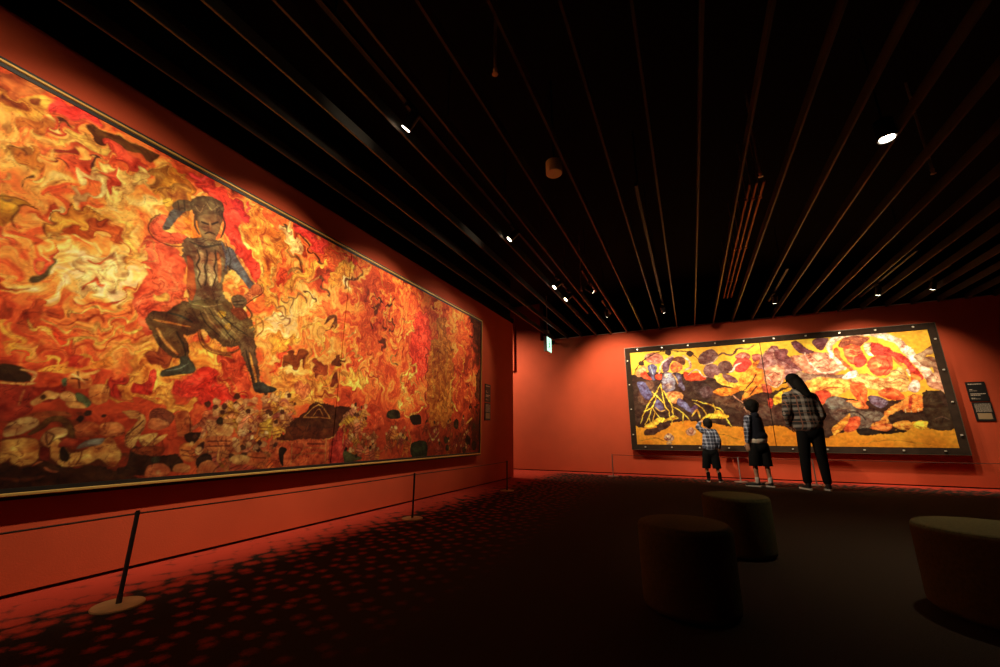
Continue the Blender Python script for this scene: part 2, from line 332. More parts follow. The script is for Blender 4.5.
STROKES_L = """P 205,105,48|40.6,260.7 49.4,264.6 56.4,263.8 57.4,260.7 52.6,254.3 42.9,249.4
P 255,65,55|60.6,262.8 72.2,266.0 82.4,265.9 73.8,258.1 64.6,252.6 61.9,256.4
P 245,180,70|42.9,249.4 47.6,251.8 51.8,252.6 57.3,259.5 60.0,259.9 62.2,254.6 56.2,247.5 51.7,242.5 47.7,241.3 44.9,239.9
P 174,87,29|44.9,248.1 49.1,249.9 50.7,247.4 48.2,244.0 45.3,242.7
P 152,72,29|55.0,253.8 58.1,257.2 59.2,254.0 56.2,251.5
P 203,108,40|49.4,239.9 59.8,248.6 60.4,243.8 54.9,237.4 50.4,233.2
S 240,95,50 2.4|62.3,244.0 61.0,246.9 62.0,249.7 66.4,254.1 72.4,256.2 79.6,260.7 82.4,265.9
S 235,80,45 1.8|61.1,246.3 64.1,245.4 71.1,251.7 78.5,259.1
P 87,31,14|64.4,249.7 67.1,252.9 71.9,254.4 67.6,249.9
P 101,55,21|78.6,256.3 83.9,262.7 90.6,263.6 99.8,264.6 108.1,264.6 106.6,257.3 98.5,257.5 87.4,254.5 81.4,251.3
P 250,200,90|62.8,237.7 67.6,244.1 73.5,250.2 81.0,248.8 86.5,249.4 85.3,245.6 79.3,243.4 72.7,243.3 67.3,239.2
S 235,100,50 2.4|61.5,228.9 66.1,235.0 73.3,240.3 81.6,243.0 89.0,246.2
P 220,70,45|86.2,255.7 92.1,255.8 99.1,254.2 107.1,254.6 105.4,248.8 97.2,244.7 90.5,245.8 85.3,247.8
S 250,195,90 1.3|49.7,222.8 50.6,227.1 53.2,222.9 55.3,219.5
P 188,116,43|52.7,226.9 55.1,231.2 57.0,227.0 57.2,220.8 54.5,221.4
P 159,50,31|68.2,234.5 71.2,238.1 73.5,235.0 71.2,232.0
P 217,123,43|54.8,225.3 62.8,229.9 63.5,222.7 60.6,214.5 57.4,217.9
P 87,43,17|59.3,211.8 60.6,212.7 61.2,209.9 59.9,209.1
P 240,95,52|71.4,230.9 80.2,238.5 85.0,234.9 82.6,226.3 75.4,223.0 71.8,224.6
S 101,36,29 1.3|66.4,229.3 69.7,229.0 72.1,225.4
S 87,36,31 1.6|79.9,240.3 83.3,239.2 84.7,234.0
P 252,215,130|75.7,221.8 77.9,228.0 84.3,231.6 86.8,235.4 89.5,228.7 88.9,222.1 84.8,214.9 83.3,208.8 80.0,210.7 77.0,214.8 84.2,217.9 85.6,224.9 81.8,225.8 78.4,220.9
P 250,205,110|86.3,237.9 89.5,243.6 92.4,238.5 98.5,238.2 102.7,249.2 107.9,250.5 105.2,241.1 110.6,241.6 105.5,233.9 99.5,224.4 92.6,217.5 89.7,222.6
P 235,85,50|88.3,237.1 92.2,239.7 94.7,234.2 94.3,228.3 92.2,224.2 89.3,229.4
P 174,108,43|107.9,250.5 112.5,256.0 118.7,254.6 121.4,246.1 116.7,239.3 110.6,241.6
P 217,137,43|113.8,249.0 124.1,258.3 132.7,253.2 136.4,243.2 128.1,235.9 120.7,230.1 115.3,234.6
S 245,180,80 1.4|108.5,253.2 113.3,258.1 118.4,256.0 120.5,251.1
P 255,65,60|130.7,264.3 143.0,264.0 146.4,252.4 140.8,252.4 134.9,255.4
S 250,180,80 1.1|64.3,207.0 66.5,211.5 70.5,210.8 72.7,216.0
P 250,200,100|62.9,214.2 65.7,219.2 66.6,216.6 64.2,213.2
P 250,200,105|50.9,210.4 51.8,211.0 53.3,203.7 52.6,202.1
P 215,150,45|54.3,193.9 58.9,196.5 63.6,196.2 62.2,190.7 63.2,185.4 59.8,181.9 56.8,181.6
S 152,108,58 1.2|56.0,193.7 58.5,193.4 59.5,195.1
S 101,43,14 0.5|54.3,193.9 58.9,196.3 63.6,196.2 62.0,191.8 62.7,186.3 64.4,183.1
P 239,101,46|68.4,200.2 70.2,200.6 74.2,194.2 70.4,193.9 66.1,191.0
P 252,215,130|71.7,200.8 74.2,200.4 74.9,196.4 74.1,194.7 72.7,197.7
P 245,165,62|73.8,190.3 74.9,196.4 77.9,201.8 83.7,207.0 90.6,208.2 95.4,207.4 93.3,203.6 88.5,200.4 85.2,194.8 81.6,191.7 80.4,184.9 77.3,184.6 74.8,187.1
S 130,58,21 0.5|77.1,183.3 74.0,189.1 74.3,195.5 77.2,201.4 83.6,207.3 91.4,208.6
P 217,94,37|81.0,190.2 85.8,196.4 90.4,202.1 96.0,204.3 102.2,202.1 107.1,197.5 101.6,194.9 90.6,194.3 84.0,187.9
S 250,190,85 2.5|95.9,209.7 102.2,207.6 107.5,200.5 110.2,192.0 108.8,183.2
S 200,75,30 1.3|94.9,205.1 100.9,204.1 105.5,198.1 107.3,190.8
S 252,205,100 1.7|78.0,180.7 77.5,185.4 79.0,187.9 80.8,185.1 80.0,181.0
P 235,95,50|57.0,180.5 60.9,181.4 60.7,175.6 58.9,171.4
S 235,80,48 2.1|69.1,166.8 69.6,169.9 72.9,171.9 74.9,169.2 72.8,164.9 70.3,164.5 69.1,166.8
S 235,80,48 1.6|74.9,169.2 76.3,173.9 77.8,178.2
P 87,65,36|69.2,161.2 72.0,163.4 75.1,168.1 76.9,174.8 77.0,170.1 75.3,163.6 72.4,159.6 69.9,159.8
P 188,72,26|62.8,152.2 67.9,152.4 72.4,156.2 69.0,151.7 66.2,148.6 64.3,145.2
P 253,222,135|87.6,169.5 91.0,178.4 94.9,176.2 97.5,184.4 101.1,182.7 108.6,189.3 108.4,182.4 107.5,174.0 106.7,167.9 103.5,160.3 98.5,157.4 91.8,156.5 88.6,151.8 88.4,161.3
S 230,90,45 1.7|89.6,159.3 92.2,163.3 94.4,165.3 95.8,162.7 98.9,162.6
S 235,100,50 1.8|94.7,177.4 97.7,176.1 99.8,179.5
P 215,85,38|74.7,144.7 78.3,148.6 82.2,144.1 83.1,135.9 80.6,129.8 76.1,134.1 73.0,138.7
P 225,90,40|82.1,148.6 85.3,152.0 88.2,149.4 87.0,143.2 84.1,142.4
S 245,165,60 2.2|70.1,136.3 73.1,128.1 77.9,120.1 85.9,116.2 95.6,116.1 107.1,122.0 119.3,132.2 130.4,142.5
S 217,72,31 1.2|72.9,136.0 77.4,127.4 84.6,122.4 96.2,123.5 107.9,129.9 120.6,138.9 130.7,149.9
S 250,190,80 2.3|77.4,140.0 81.5,132.7 88.7,127.1 97.4,127.8 107.1,134.0 117.4,142.6 126.7,153.6
S 239,87,36 1.1|80.2,139.0 84.3,133.4 90.7,130.9 100.3,134.9 110.2,142.1 120.7,151.9
S 250,190,85 1.7|83.3,138.7 88.0,134.3 95.8,136.2 105.6,141.6 115.9,150.6 123.3,160.7
S 200,75,32 1.2|86.9,139.7 94.9,140.6 104.7,146.3 114.1,154.6 121.0,164.7
S 250,200,95 1.8|89.9,145.2 98.1,146.3 106.8,152.5 113.9,161.1 117.5,169.0
S 235,90,45 1.5|92.9,150.8 101.4,152.1 109.3,159.6 114.4,169.2
S 240,150,55 1.0|70.1,136.3 71.5,127.7 74.5,119.5
S 240,150,55 1.0|71.7,136.8 75.0,125.8 78.0,121.2
P 232,69,31|84.1,130.6 86.8,132.3 90.7,128.7 88.1,125.9
P 217,69,31|89.7,125.7 94.0,128.2 97.7,126.1 92.5,123.4
S 255,79,40 1.5|69.7,118.6 76.5,118.3 84.3,114.8
P 245,165,65|136.8,107.6 145.3,109.8 147.2,102.1 153.2,101.3 159.1,105.8 166.3,108.6 159.6,99.7 153.6,92.7 145.0,95.5 139.3,99.6
S 245,160,62 2.4|124.3,108.2 128.0,101.8 134.7,98.6 142.6,96.6
S 245,160,62 2.3|114.5,107.1 117.5,100.9 123.7,98.4
P 245,190,90|117.7,196.8 124.5,205.8 127.8,210.3 127.4,199.7 122.8,193.3
P 250,105,62|115.5,203.0 125.3,201.7 137.0,199.5 139.5,196.0 143.6,180.2 140.8,164.7 133.3,141.8 123.2,144.1 116.8,167.4 118.6,180.3 112.8,189.0
S 240,150,75 1.0|112.1,192.9 116.2,199.0 121.8,195.8 120.4,188.1 115.4,186.0
S 255,87,50 0.5|110.9,193.7 114.8,201.2 123.1,197.8 122.7,187.6 115.9,183.4
P 248,170,75|127.8,169.0 130.9,173.6 134.6,172.7 132.5,167.8 128.9,165.9
P 250,120,65|126.1,151.4 132.8,160.1 137.9,167.4 143.2,171.9 143.0,166.0 136.0,158.3 128.0,146.6
S 210,70,40 1.0|128.8,160.4 135.2,169.3 143.6,176.5
P 250,165,65|123.0,128.5 128.9,136.2 143.3,133.7 157.7,139.4 167.0,144.2 182.2,139.6 189.1,120.7 170.9,121.3 157.3,123.6 146.9,116.7 143.0,107.0 135.8,98.7 127.2,100.5 119.9,108.3 120.7,119.4
P 224,55,36|147.4,114.1 158.1,122.3 170.2,121.2 180.6,109.2 195.8,107.6 190.0,96.7 171.0,92.9 162.4,97.9 157.5,104.3 152.3,106.6 146.3,107.3
P 217,55,36|128.5,104.3 128.2,111.7 132.6,116.1 137.2,114.1 136.7,105.1 133.2,101.0
P 159,65,29|130.1,120.8 132.0,136.8 141.2,129.2 139.3,120.9 134.2,118.9
P 224,58,36|114.6,111.2 117.6,115.3 119.9,108.3 124.8,102.7 120.3,101.1 116.4,104.3
B 225,110,70 0.5|152.7,111.3 155.7,115.1 162.5,111.7 166.0,106.5 155.1,104.1 158.9,118.2 173.2,111.4 172.0,102.7 133.9,108.6 132.2,112.2 183.0,103.6
P 205,68,35|171.9,127.3 175.4,136.1 186.5,136.5 194.0,123.6 193.0,110.4 182.1,108.6 175.0,117.4
S 250,160,70 1.0|173.3,123.1 180.4,110.7 193.0,105.9 203.3,110.6
S 240,140,60 0.9|177.0,122.1 182.7,113.9 192.3,110.3
P 175,105,40|115.7,238.6 119.9,247.5 126.8,250.3 134.1,245.1 137.1,235.4 128.4,227.5 121.9,230.0
P 228,60,42|134.1,259.9 144.8,261.7 162.2,260.1 169.2,251.5 172.6,235.6 182.1,222.4 191.4,206.7 195.4,192.4 186.1,197.8 172.4,212.9 164.8,221.5 159.1,237.4 152.9,247.7 142.0,249.8
P 215,45,42|157.0,258.8 169.9,257.3 173.5,244.9 165.1,247.5
P 238,142,42|129.8,212.8 132.0,220.9 133.9,231.3 137.3,234.0 140.2,225.1 144.0,218.2 138.2,214.6
P 242,150,58|172.2,247.8 175.7,262.5 184.5,261.0 198.4,254.1 209.3,245.9 206.8,223.8 202.5,203.7 210.8,185.8 198.6,183.0 194.5,198.2 187.0,212.9 180.3,223.3 174.1,236.3
S 252,205,95 3.3|172.3,237.2 177.7,229.2 183.9,221.4 191.1,208.4
S 225,110,50 2.1|185.8,253.2 192.5,233.3 194.1,211.4
S 250,190,90 2.6|203.3,222.3 202.0,207.2 204.2,192.7 213.2,182.1
P 240,195,120|203.1,254.6 209.9,262.0 218.2,254.1 228.4,242.7 225.0,236.3 216.1,240.3 209.6,244.1
S 159,94,43 3.4|210.1,240.5 219.2,233.8 226.5,226.0 218.6,217.1 213.3,206.7
S 108,55,29 2.9|219.5,259.8 231.8,249.3 241.6,243.4 251.2,242.2
S 87,50,29 2.0|204.1,260.9 207.8,255.9
P 255,72,60|213.4,265.8 225.9,267.1 250.7,263.4 253.1,254.7 243.1,249.2 231.2,253.2 219.7,257.9
P 255,65,58|171.4,258.2 175.7,262.5 173.7,254.0
S 245,170,65 6.6|214.7,197.0 227.0,215.5 239.0,230.0 254.6,243.6
P 240,165,60|260.7,225.8 265.9,243.9 285.2,260.8 292.6,259.3 284.5,244.6 274.6,226.5 266.7,218.4
S 250,200,100 1.9|225.5,204.4 238.4,218.7 246.1,227.7
S 123,72,36 3.0|246.3,226.7 254.7,216.4 262.5,212.8
S 145,79,36 3.2|278.6,226.8 288.0,239.1 301.0,251.0
S 145,94,58 2.1|235.8,206.0 243.6,205.6 245.6,199.3
S 174,116,65 1.7|224.2,192.7 229.2,200.9 236.9,198.5
S 225,80,40 3.2|248.1,247.2 268.9,260.6 291.2,258.7
S 246,65,36 2.4|258.6,260.4 279.6,260.8 306.5,255.5
P 235,80,42|206.4,214.3 211.3,220.0 216.3,212.5 213.7,204.1 208.3,202.2
S 174,123,72 1.4|205.6,183.4 212.3,188.1 218.0,181.6 212.5,174.7
S 195,137,79 1.4|208.7,175.5 215.3,180.9 220.9,175.2 215.3,168.4
S 188,137,79 1.3|202.1,171.9 206.4,178.3 212.5,174.7
S 150,100,60 1.4|215.5,191.8 223.3,192.4 224.6,183.5
P 245,170,60|208.3,154.6 216.1,163.3 226.1,160.3 235.3,166.0 232.9,154.5 223.9,149.2 213.3,145.5
P 137,60,21|222.7,138.5 228.0,147.3 239.6,150.4 246.4,147.0 249.7,132.0 242.1,140.8 235.6,136.2 225.4,133.0
P 255,87,43|214.1,128.8 219.2,143.1 225.2,153.0 227.6,149.9 221.7,138.4
S 245,160,60 4.2|250.0,152.3 247.9,137.2 255.7,127.3 271.3,130.1 282.9,143.4 276.5,154.3
P 159,60,26|252.2,136.9 257.1,148.9 262.2,145.0 271.4,137.8 263.9,133.0 255.1,131.8
P 130,58,21|276.2,147.3 287.5,157.3 286.3,146.9 279.1,143.8
P 145,58,26|274.0,127.6 282.6,136.4 283.4,120.9 275.7,123.9
P 123,65,29|257.0,182.8 262.6,194.3 270.2,192.4 271.5,182.4 264.9,176.8 267.8,191.7
S 245,180,75 2.8|232.1,159.8 240.9,171.0 257.5,179.0 276.6,181.7
S 245,180,75 2.8|253.9,172.2 264.6,161.9 260.9,154.4
P 248,168,70|211.4,123.5 230.6,130.2 249.6,124.7 271.9,125.4 283.1,122.8 275.4,117.3 285.5,114.3 263.0,107.0 244.4,104.0 226.3,108.6 216.1,104.5
P 225,120,65|234.0,120.3 245.8,122.5 250.9,115.9 243.5,110.0 235.1,112.7
P 188,79,36|261.6,116.9 277.9,116.5 282.9,115.1 271.2,113.1
P 250,190,80|285.3,134.8 297.4,142.5 308.4,142.0 326.4,138.1 313.1,127.0 299.8,123.5 288.0,124.3 294.8,131.0
S 250,200,110 1.7|287.6,177.0 295.0,182.9 301.7,185.6
S 250,190,90 2.6|285.4,153.9 297.7,161.3 309.2,159.1 307.4,150.3
S 240,140,55 1.4|326.4,278.3 325.1,260.3 336.6,248.4 332.0,228.5 320.8,213.2
S 250,190,90 1.9|343.3,250.8 348.6,233.7 343.8,213.8 355.9,198.6
S 245,150,60 1.9|368.3,259.6 388.6,257.2 411.1,246.4 417.0,229.9
S 225,70,42 3.4|324.3,238.0 338.5,230.5 334.6,205.3 321.0,184.6
S 87,43,26 2.4|325.0,232.3 339.2,224.6 355.6,235.9
S 130,58,29 2.4|347.5,211.1 362.3,206.4 352.7,195.4
P 235,70,45|396.0,221.6 416.3,238.1 437.0,211.1 435.1,176.0 423.9,147.8 402.5,150.2 391.6,181.4
S 250,190,85 3.3|372.4,217.9 388.2,216.9 393.4,205.0 378.3,196.4
S 174,130,65 2.4|365.4,176.3 359.8,161.0 371.1,155.6
P 205,115,42|433.6,195.0 449.2,211.0 449.9,235.8 459.5,244.4 470.4,239.7 471.8,217.5 488.9,206.1 496.4,127.6 485.3,90.8 444.1,91.2 433.9,133.2
S 235,160,60 2.7|441.0,190.9 446.1,123.8
S 217,94,36 1.6|454.9,200.7 459.9,98.1
S 235,150,55 2.8|475.8,197.6 478.7,112.4
B 225,150,70 2.9|459.1,230.8
S 159,50,29 2.6|427.2,188.2 435.1,91.0
S 245,170,70 2.6|487.4,230.2 509.6,251.6 528.4,246.7 542.3,226.8
S 245,160,60 2.4|499.6,217.5 524.1,206.8 519.7,171.7 506.2,150.4 507.5,128.5
S 250,195,85 3.2|499.5,168.9 490.1,141.4 494.1,120.3 508.5,109.7
S 235,110,50 2.5|542.6,218.6 550.8,179.3 540.0,131.0 560.4,101.4
S 250,195,90 3.6|385.9,157.8 379.8,142.4 384.9,128.6 378.7,116.3 387.3,103.9 406.9,101.2 424.7,112.0 425.9,123.5 408.6,128.3 393.3,120.9
S 250,195,90 3.7|381.4,145.0 397.1,164.6 405.7,160.8 394.8,146.7 405.7,138.0
P 87,37,17|547.3,266.8 582.9,262.1 580.6,214.2 566.2,221.7 555.0,243.1
P 108,50,26|564.4,173.1 585.2,180.9 586.5,134.5 565.7,136.1
S 225,90,40 2.7|310.0,176.6 327.2,157.9 320.8,135.2
S 188,58,36 2.2|321.0,146.0 329.2,140.6 338.6,140.7
FRONT
P 225,60,35|93.6,118.0 96.1,121.8 100.3,121.4 98.4,118.2 101.4,115.8 97.8,115.3 94.5,115.3
P 240,140,52|83.6,111.0 91.6,116.0 94.4,118.1 95.0,114.9 101.5,115.3 111.3,123.9 113.3,118.2 102.1,114.2 92.6,111.2
P 50,24,8|70.9,112.7 78.3,112.8 81.8,109.2 83.2,105.7 72.5,104.9
S 215,140,70 1.5|72.7,103.9 79.4,103.7 84.5,104.8
S 225,150,80 1.5|78.6,111.3 83.5,109.9 83.2,105.7
P 150,38,20|73.0,102.5 86.7,103.0 94.5,105.4 96.4,99.6 91.9,95.5 84.9,94.0 85.7,90.0 76.5,85.6
P 225,80,35|87.2,107.8 92.6,107.4 93.8,104.8 89.6,103.3
S 215,120,60 0.8|81.4,100.9 81.2,96.8 81.2,93.3
P 230,165,90|94.8,100.0 97.6,101.9 101.2,100.1 102.5,97.4 100.4,95.6 96.2,96.9
P 225,160,85|84.7,95.0 86.9,98.3 89.2,101.6 91.5,101.3 94.8,100.0 93.8,97.3 90.2,96.5 87.7,94.2 85.8,93.0
P 90,60,25|87.7,97.8 88.8,99.5 89.9,98.0 88.7,96.3
P 100,110,65|100.9,101.1 104.4,100.3 108.5,96.7 106.6,93.3 102.7,96.3
P 215,140,70|97.9,96.0 103.5,96.4 106.6,93.3 100.1,92.9
P 225,130,60|96.4,107.8 97.5,112.4 101.9,113.0 105.9,110.1 106.2,104.5 99.6,103.8
S 80,30,15 0.5|97.8,109.1 104.5,108.8
S 80,30,15 0.5|99.5,112.7 102.0,104.0
S 250,200,120 0.9|97.7,111.3 101.0,109.5 104.1,106.5
P 95,110,70|94.1,107.5 95.8,108.9 96.5,105.1 95.1,104.4
S 225,150,70 1.7|103.0,112.0 106.2,113.1 108.5,115.1
P 235,150,70|106.2,104.5 110.0,107.2 114.8,105.4 115.3,98.4 111.4,95.2 107.4,97.8
B 45,18,8 1.6|108.0,90.5 105.3,87.1
B 45,18,8 1.1|115.2,89.2
P 190,85,40|103.0,82.2 107.3,85.6 113.5,84.1 115.8,79.1 105.6,77.4
P 160,70,30|82.9,86.9 89.2,90.2 99.0,90.7 101.2,87.5 93.6,86.7 89.7,84.0
P 218,165,95|78.1,80.9 79.9,84.8 84.1,87.4 88.4,87.1 90.5,84.1 87.5,81.0 83.9,78.5 79.4,77.5
S 105,60,22 3.1|87.9,79.0 91.5,82.6 93.7,86.2 98.3,86.4 102.4,81.1 104.0,77.4
P 228,170,95|92.1,76.0 93.4,80.5 96.7,82.6 100.9,81.1 101.5,78.0 98.0,75.9 96.5,72.3 94.1,72.9
P 228,155,72|78.6,75.2 81.6,76.6 86.2,77.0 90.6,76.0 93.1,70.9 93.9,66.9 91.6,64.1 87.6,63.4 84.5,65.5 83.4,67.4 80.7,65.2
S 110,35,15 0.7|78.5,75.6 82.7,77.5 88.2,77.5
P 228,155,75|96.6,71.8 98.0,75.9 100.4,75.4 104.7,69.5 109.4,70.4 115.6,73.5 120.2,77.4 125.5,71.0 127.8,64.1 124.9,59.8 120.4,62.3 117.3,64.7 111.8,62.3 104.6,62.3 98.5,65.7
P 170,55,30|99.4,72.8 101.7,76.9 109.2,75.8 112.9,74.1 106.5,72.6 101.2,71.7
P 140,125,110|109.7,75.2 117.6,76.8 116.6,72.9 111.6,72.0 106.8,71.0
P 50,26,10|100.6,70.7 101.8,72.2 105.0,67.9 104.5,64.8 101.5,66.0
S 90,35,12 0.5|93.5,80.0 95.5,73.4 96.9,78.0 93.5,80.0
S 110,40,15 0.5|109.4,70.4 109.4,66.2 108.4,63.1
P 120,30,15|92.9,71.9 96.2,71.8 97.8,65.7 94.1,65.9
P 66,28,10|81.1,62.9 84.5,65.5 88.6,61.9 94.4,64.4 104.8,61.2 117.9,61.4 124.6,58.7 136.5,53.3 137.2,49.8 83.4,51.6
S 110,50,20 1.9|82.1,58.2 90.7,56.4 97.5,57.8
S 190,90,45 1.2|92.2,63.1 93.7,64.5 95.0,64.9
S 200,100,60 1.0|96.7,61.8 98.9,60.1 101.7,59.4
P 205,110,55|114.4,84.1 118.6,85.9 124.4,84.3 126.8,79.1 121.1,77.4 115.4,79.1
P 228,170,90|123.0,91.9 129.2,92.8 134.1,90.6 136.0,83.3 133.4,75.5 132.4,70.3 128.6,72.1 127.1,77.9 129.6,82.6 131.7,87.4 127.5,88.5
S 90,40,15 0.5|127.5,77.9 131.5,82.7 134.7,87.5
P 228,165,85|134.0,77.3 140.3,79.7 143.6,79.1 140.6,72.4 136.6,71.9
P 215,140,70|139.4,73.1 144.9,77.9 149.1,79.1 145.6,74.2 140.8,71.2
P 60,26,10|131.7,71.5 141.8,65.8 149.4,65.5 157.1,66.4 160.8,58.6 150.3,54.5 132.7,55.3 126.5,58.6 131.4,62.2
B 70,62,38 2.4|145.3,63.8
P 150,60,25|131.0,69.7 140.7,71.8 149.0,70.4 147.2,65.5 139.2,65.9
P 205,100,55|140.7,57.6 142.8,60.4 149.1,60.6 154.3,56.6 152.7,53.0 142.0,53.4
B 235,160,95 1.2|147.8,55.8
P 120,50,28|136.9,92.5 140.7,95.3 146.4,94.3 151.0,90.7 149.1,85.5 142.5,85.3 137.7,88.3
P 215,120,65|138.6,88.9 145.3,87.9 149.2,84.8 143.2,81.6 137.5,83.4
P 195,95,45|151.4,92.0 158.2,93.6 163.0,80.5 156.2,77.9 153.0,83.0
P 50,22,8|158.5,78.5 164.2,80.5 172.1,79.2 173.2,72.4 169.0,67.2 163.1,72.6
S 90,35,15 0.7|160.1,89.7 161.7,80.5
P 235,135,62|157.4,71.4 161.7,73.9 167.1,71.2 169.5,64.6 165.2,60.9 159.9,63.7
S 110,40,20 0.7|159.0,68.8 167.8,67.3
S 110,40,20 0.6|160.2,65.6 167.7,64.0
B 245,175,100 1.1|164.2,73.2
P 225,135,70|156.1,58.9 160.5,60.5 165.6,58.3 165.1,54.5 156.8,55.2
C 235,150,75 60|162.8,91.8 188.7,100.3 213.9,107.6 236.1,106.0 232.3,80.9 203.8,77.8 193.1,73.5 168.4,77.8
C 225,120,60 46|165.7,75.2 204.0,76.3 226.5,71.4 229.0,55.7 172.4,55.2
C 225,125,60 40|298.4,83.3 355.6,89.3 390.9,86.6 403.0,58.8 308.5,54.6
C 205,90,50 30|430.8,90.9 547.6,101.0 575.2,55.7 444.9,52.4
B 60,40,20 2.5|179.9,88.3
P 225,160,90|175.1,84.7 186.8,84.9 188.7,77.8 175.0,77.1
P 215,115,60|173.7,77.1 188.9,77.1 189.7,67.9 173.9,68.4
S 100,35,20 0.7|174.2,74.4 189.3,74.2
S 100,35,20 0.7|174.1,71.0 189.9,70.7
S 235,150,80 1.7|182.6,68.1 183.1,61.2 185.4,59.7
P 50,22,10|168.7,62.0 173.0,66.4 178.6,64.2 178.2,58.8 172.7,60.5 170.9,56.7
P 215,120,65|171.7,59.2 177.7,61.5 184.0,55.7 181.9,52.5 171.5,52.7
B 200,150,100 2.6|209.9,69.5
P 220,110,55|204.3,65.2 217.2,64.7 221.7,57.7 212.2,55.3 204.0,57.2
S 110,40,20 0.7|204.7,62.3 219.5,60.8
P 235,165,90|191.3,62.2 198.2,64.7 206.4,61.5 204.0,57.2 195.0,57.8
S 200,110,60 1.1|192.4,82.1 196.6,74.9 201.9,70.4
B 250,205,140 1.8|205.5,77.0 198.9,79.2 216.5,80.1
P 75,30,10|226.9,74.5 233.5,79.3 236.6,86.7 248.4,97.3 258.1,106.6 281.8,105.5 307.5,105.1 293.8,89.4 281.0,75.3 255.8,74.2
P 98,38,14|226.9,74.5 233.5,79.3 236.3,85.9 259.5,85.5 289.3,85.1 281.0,75.3 255.8,74.2
S 215,150,80 0.9|227.1,73.8 256.0,73.4 281.2,74.4 294.1,87.0 307.6,104.1
S 215,150,70 1.2|249.9,93.9 264.3,105.3 278.5,94.1
S 205,130,60 0.9|249.9,93.9 278.5,94.1
S 215,150,70 0.9|259.2,95.1 264.8,101.7 270.2,95.6
P 215,92,48|230.9,72.1 279.1,72.2 280.5,53.5 229.3,53.4
P 205,55,42|282.8,71.2 295.6,85.1 300.9,54.1 284.0,53.3
P 195,75,40|241.3,71.1 252.2,70.9 252.9,65.9 243.3,58.1
S 225,150,80 0.8|241.2,71.9 242.8,54.9
S 225,150,80 0.8|253.1,71.7 252.9,65.9 244.5,56.4
S 225,150,80 0.9|276.7,73.1 278.1,54.5
S 225,150,80 0.7|254.7,67.5 276.4,66.9
S 140,50,25 1.7|257.4,70.8 274.8,70.5
S 210,130,70 0.8|242.7,62.1 277.0,62.4
P 40,18,8|230.0,66.6 233.2,68.9 237.3,66.4 235.1,62.4 235.5,53.8 232.3,57.1
P 215,75,38|296.4,89.0 310.4,103.3 332.6,110.8 349.2,103.2 351.1,86.0 300.1,79.5
S 225,150,80 1.2|307.7,103.1 298.9,89.0 296.8,66.3
C 240,160,80 14|297.4,100.6 315.7,105.6 331.6,94.0 318.2,85.5 301.7,87.2
P 90,85,45|299.5,64.4 310.4,60.2 324.6,55.7 308.7,52.7 301.0,53.2
B 50,24,10 1.9|302.0,65.3 316.0,58.1
P 55,45,22|358.9,104.8 376.0,106.8 380.5,97.8 359.7,97.1
P 45,28,14|399.1,100.9 419.1,103.0 422.1,92.0 405.8,91.6
P 50,55,30|405.9,69.2 434.7,69.9 436.2,51.5 407.4,52.9
B 60,38,18 7.3|506.6,94.0 542.7,71.2 561.9,62.0
B 75,50,25 4.9|481.4,71.9 560.8,92.2 484.7,61.2 531.4,57.0
S 250,200,110 2.5|437.9,83.5 450.1,72.2 463.4,82.5
S 250,190,90 3.0|535.6,94.7 547.6,101.0 553.8,104.2
S 250,180,80 2.3|396.8,84.4 403.6,72.7 402.6,63.4
P 240,100,60|136.2,211.3 131.0,205.8 121.9,204.5 116.3,207.7 115.6,214.6 118.7,222.2 123.3,222.4 121.7,214.8 123.9,212.2 130.8,214.1 137.0,214.0
S 90,35,20 0.7|136.8,207.8 131.3,204.4 122.1,203.2 115.9,206.7 115.0,215.0 118.6,222.9
P 95,85,80|121.9,214.1 122.9,224.5 125.4,230.5 129.3,235.9 133.9,235.3 130.2,227.7 127.3,219.9 124.8,214.1
P 105,80,50|123.8,232.7 127.7,238.1 134.3,240.3 135.9,234.8 130.2,230.8 125.5,229.8
S 60,40,25 0.7|126.7,236.7 128.3,231.3
S 60,40,25 0.7|130.1,238.7 131.8,232.5
P 225,170,60|118.5,232.7 122.0,236.3 124.2,233.7 122.0,229.3 119.7,229.5
P 120,92,62|134.9,211.5 144.8,217.8 156.7,221.0 164.6,218.0 169.3,208.3 165.5,195.2 165.4,182.4 170.4,174.4 147.7,167.5 145.3,177.8 141.9,186.3 137.0,199.5
P 185,80,38|139.0,198.8 143.1,197.4 148.4,178.1 146.7,169.4 142.5,179.1
P 195,155,105|144.1,202.5 148.1,206.6 152.5,188.8 151.0,182.1 147.3,188.4
P 190,150,100|151.4,207.2 156.0,208.4 160.5,190.2 156.7,184.1 154.0,191.7
P 205,120,60|157.2,209.8 160.4,207.9 163.2,191.2 161.2,190.4
S 70,45,28 1.2|144.0,207.1 146.8,202.1 145.9,196.3 148.6,191.9 148.4,185.7 151.2,180.6
S 70,45,28 1.2|149.6,209.6 151.5,202.5 151.2,196.1 153.5,190.7 153.5,183.0
S 70,45,28 1.2|155.4,212.2 157.3,204.9 157.0,198.4 159.4,192.9 158.7,184.8
S 75,55,38 1.5|138.8,211.0 147.9,211.3 159.3,218.9
P 85,58,36|134.1,237.8 135.7,243.6 141.3,249.4 149.2,252.4 155.6,249.2 156.4,240.2 154.9,231.8 141.6,228.2 136.9,232.9
S 150,110,70 0.9|137.2,238.7 141.0,236.0 142.5,242.6
S 150,110,70 0.9|143.4,245.6 148.2,241.7 151.6,247.0
P 125,88,55|140.3,232.3 146.7,238.3 155.1,239.5 156.0,229.8 153.7,218.0 149.2,215.8 143.7,220.4
S 45,25,15 1.2|143.5,229.2 147.5,229.6
S 45,25,15 1.2|150.1,231.0 153.7,234.6
S 180,130,80 1.1|148.5,231.8 149.6,225.8
S 55,28,15 1.1|146.9,221.2 149.2,223.9 153.3,224.3
S 190,140,90 0.7|144.9,225.0 147.5,225.6
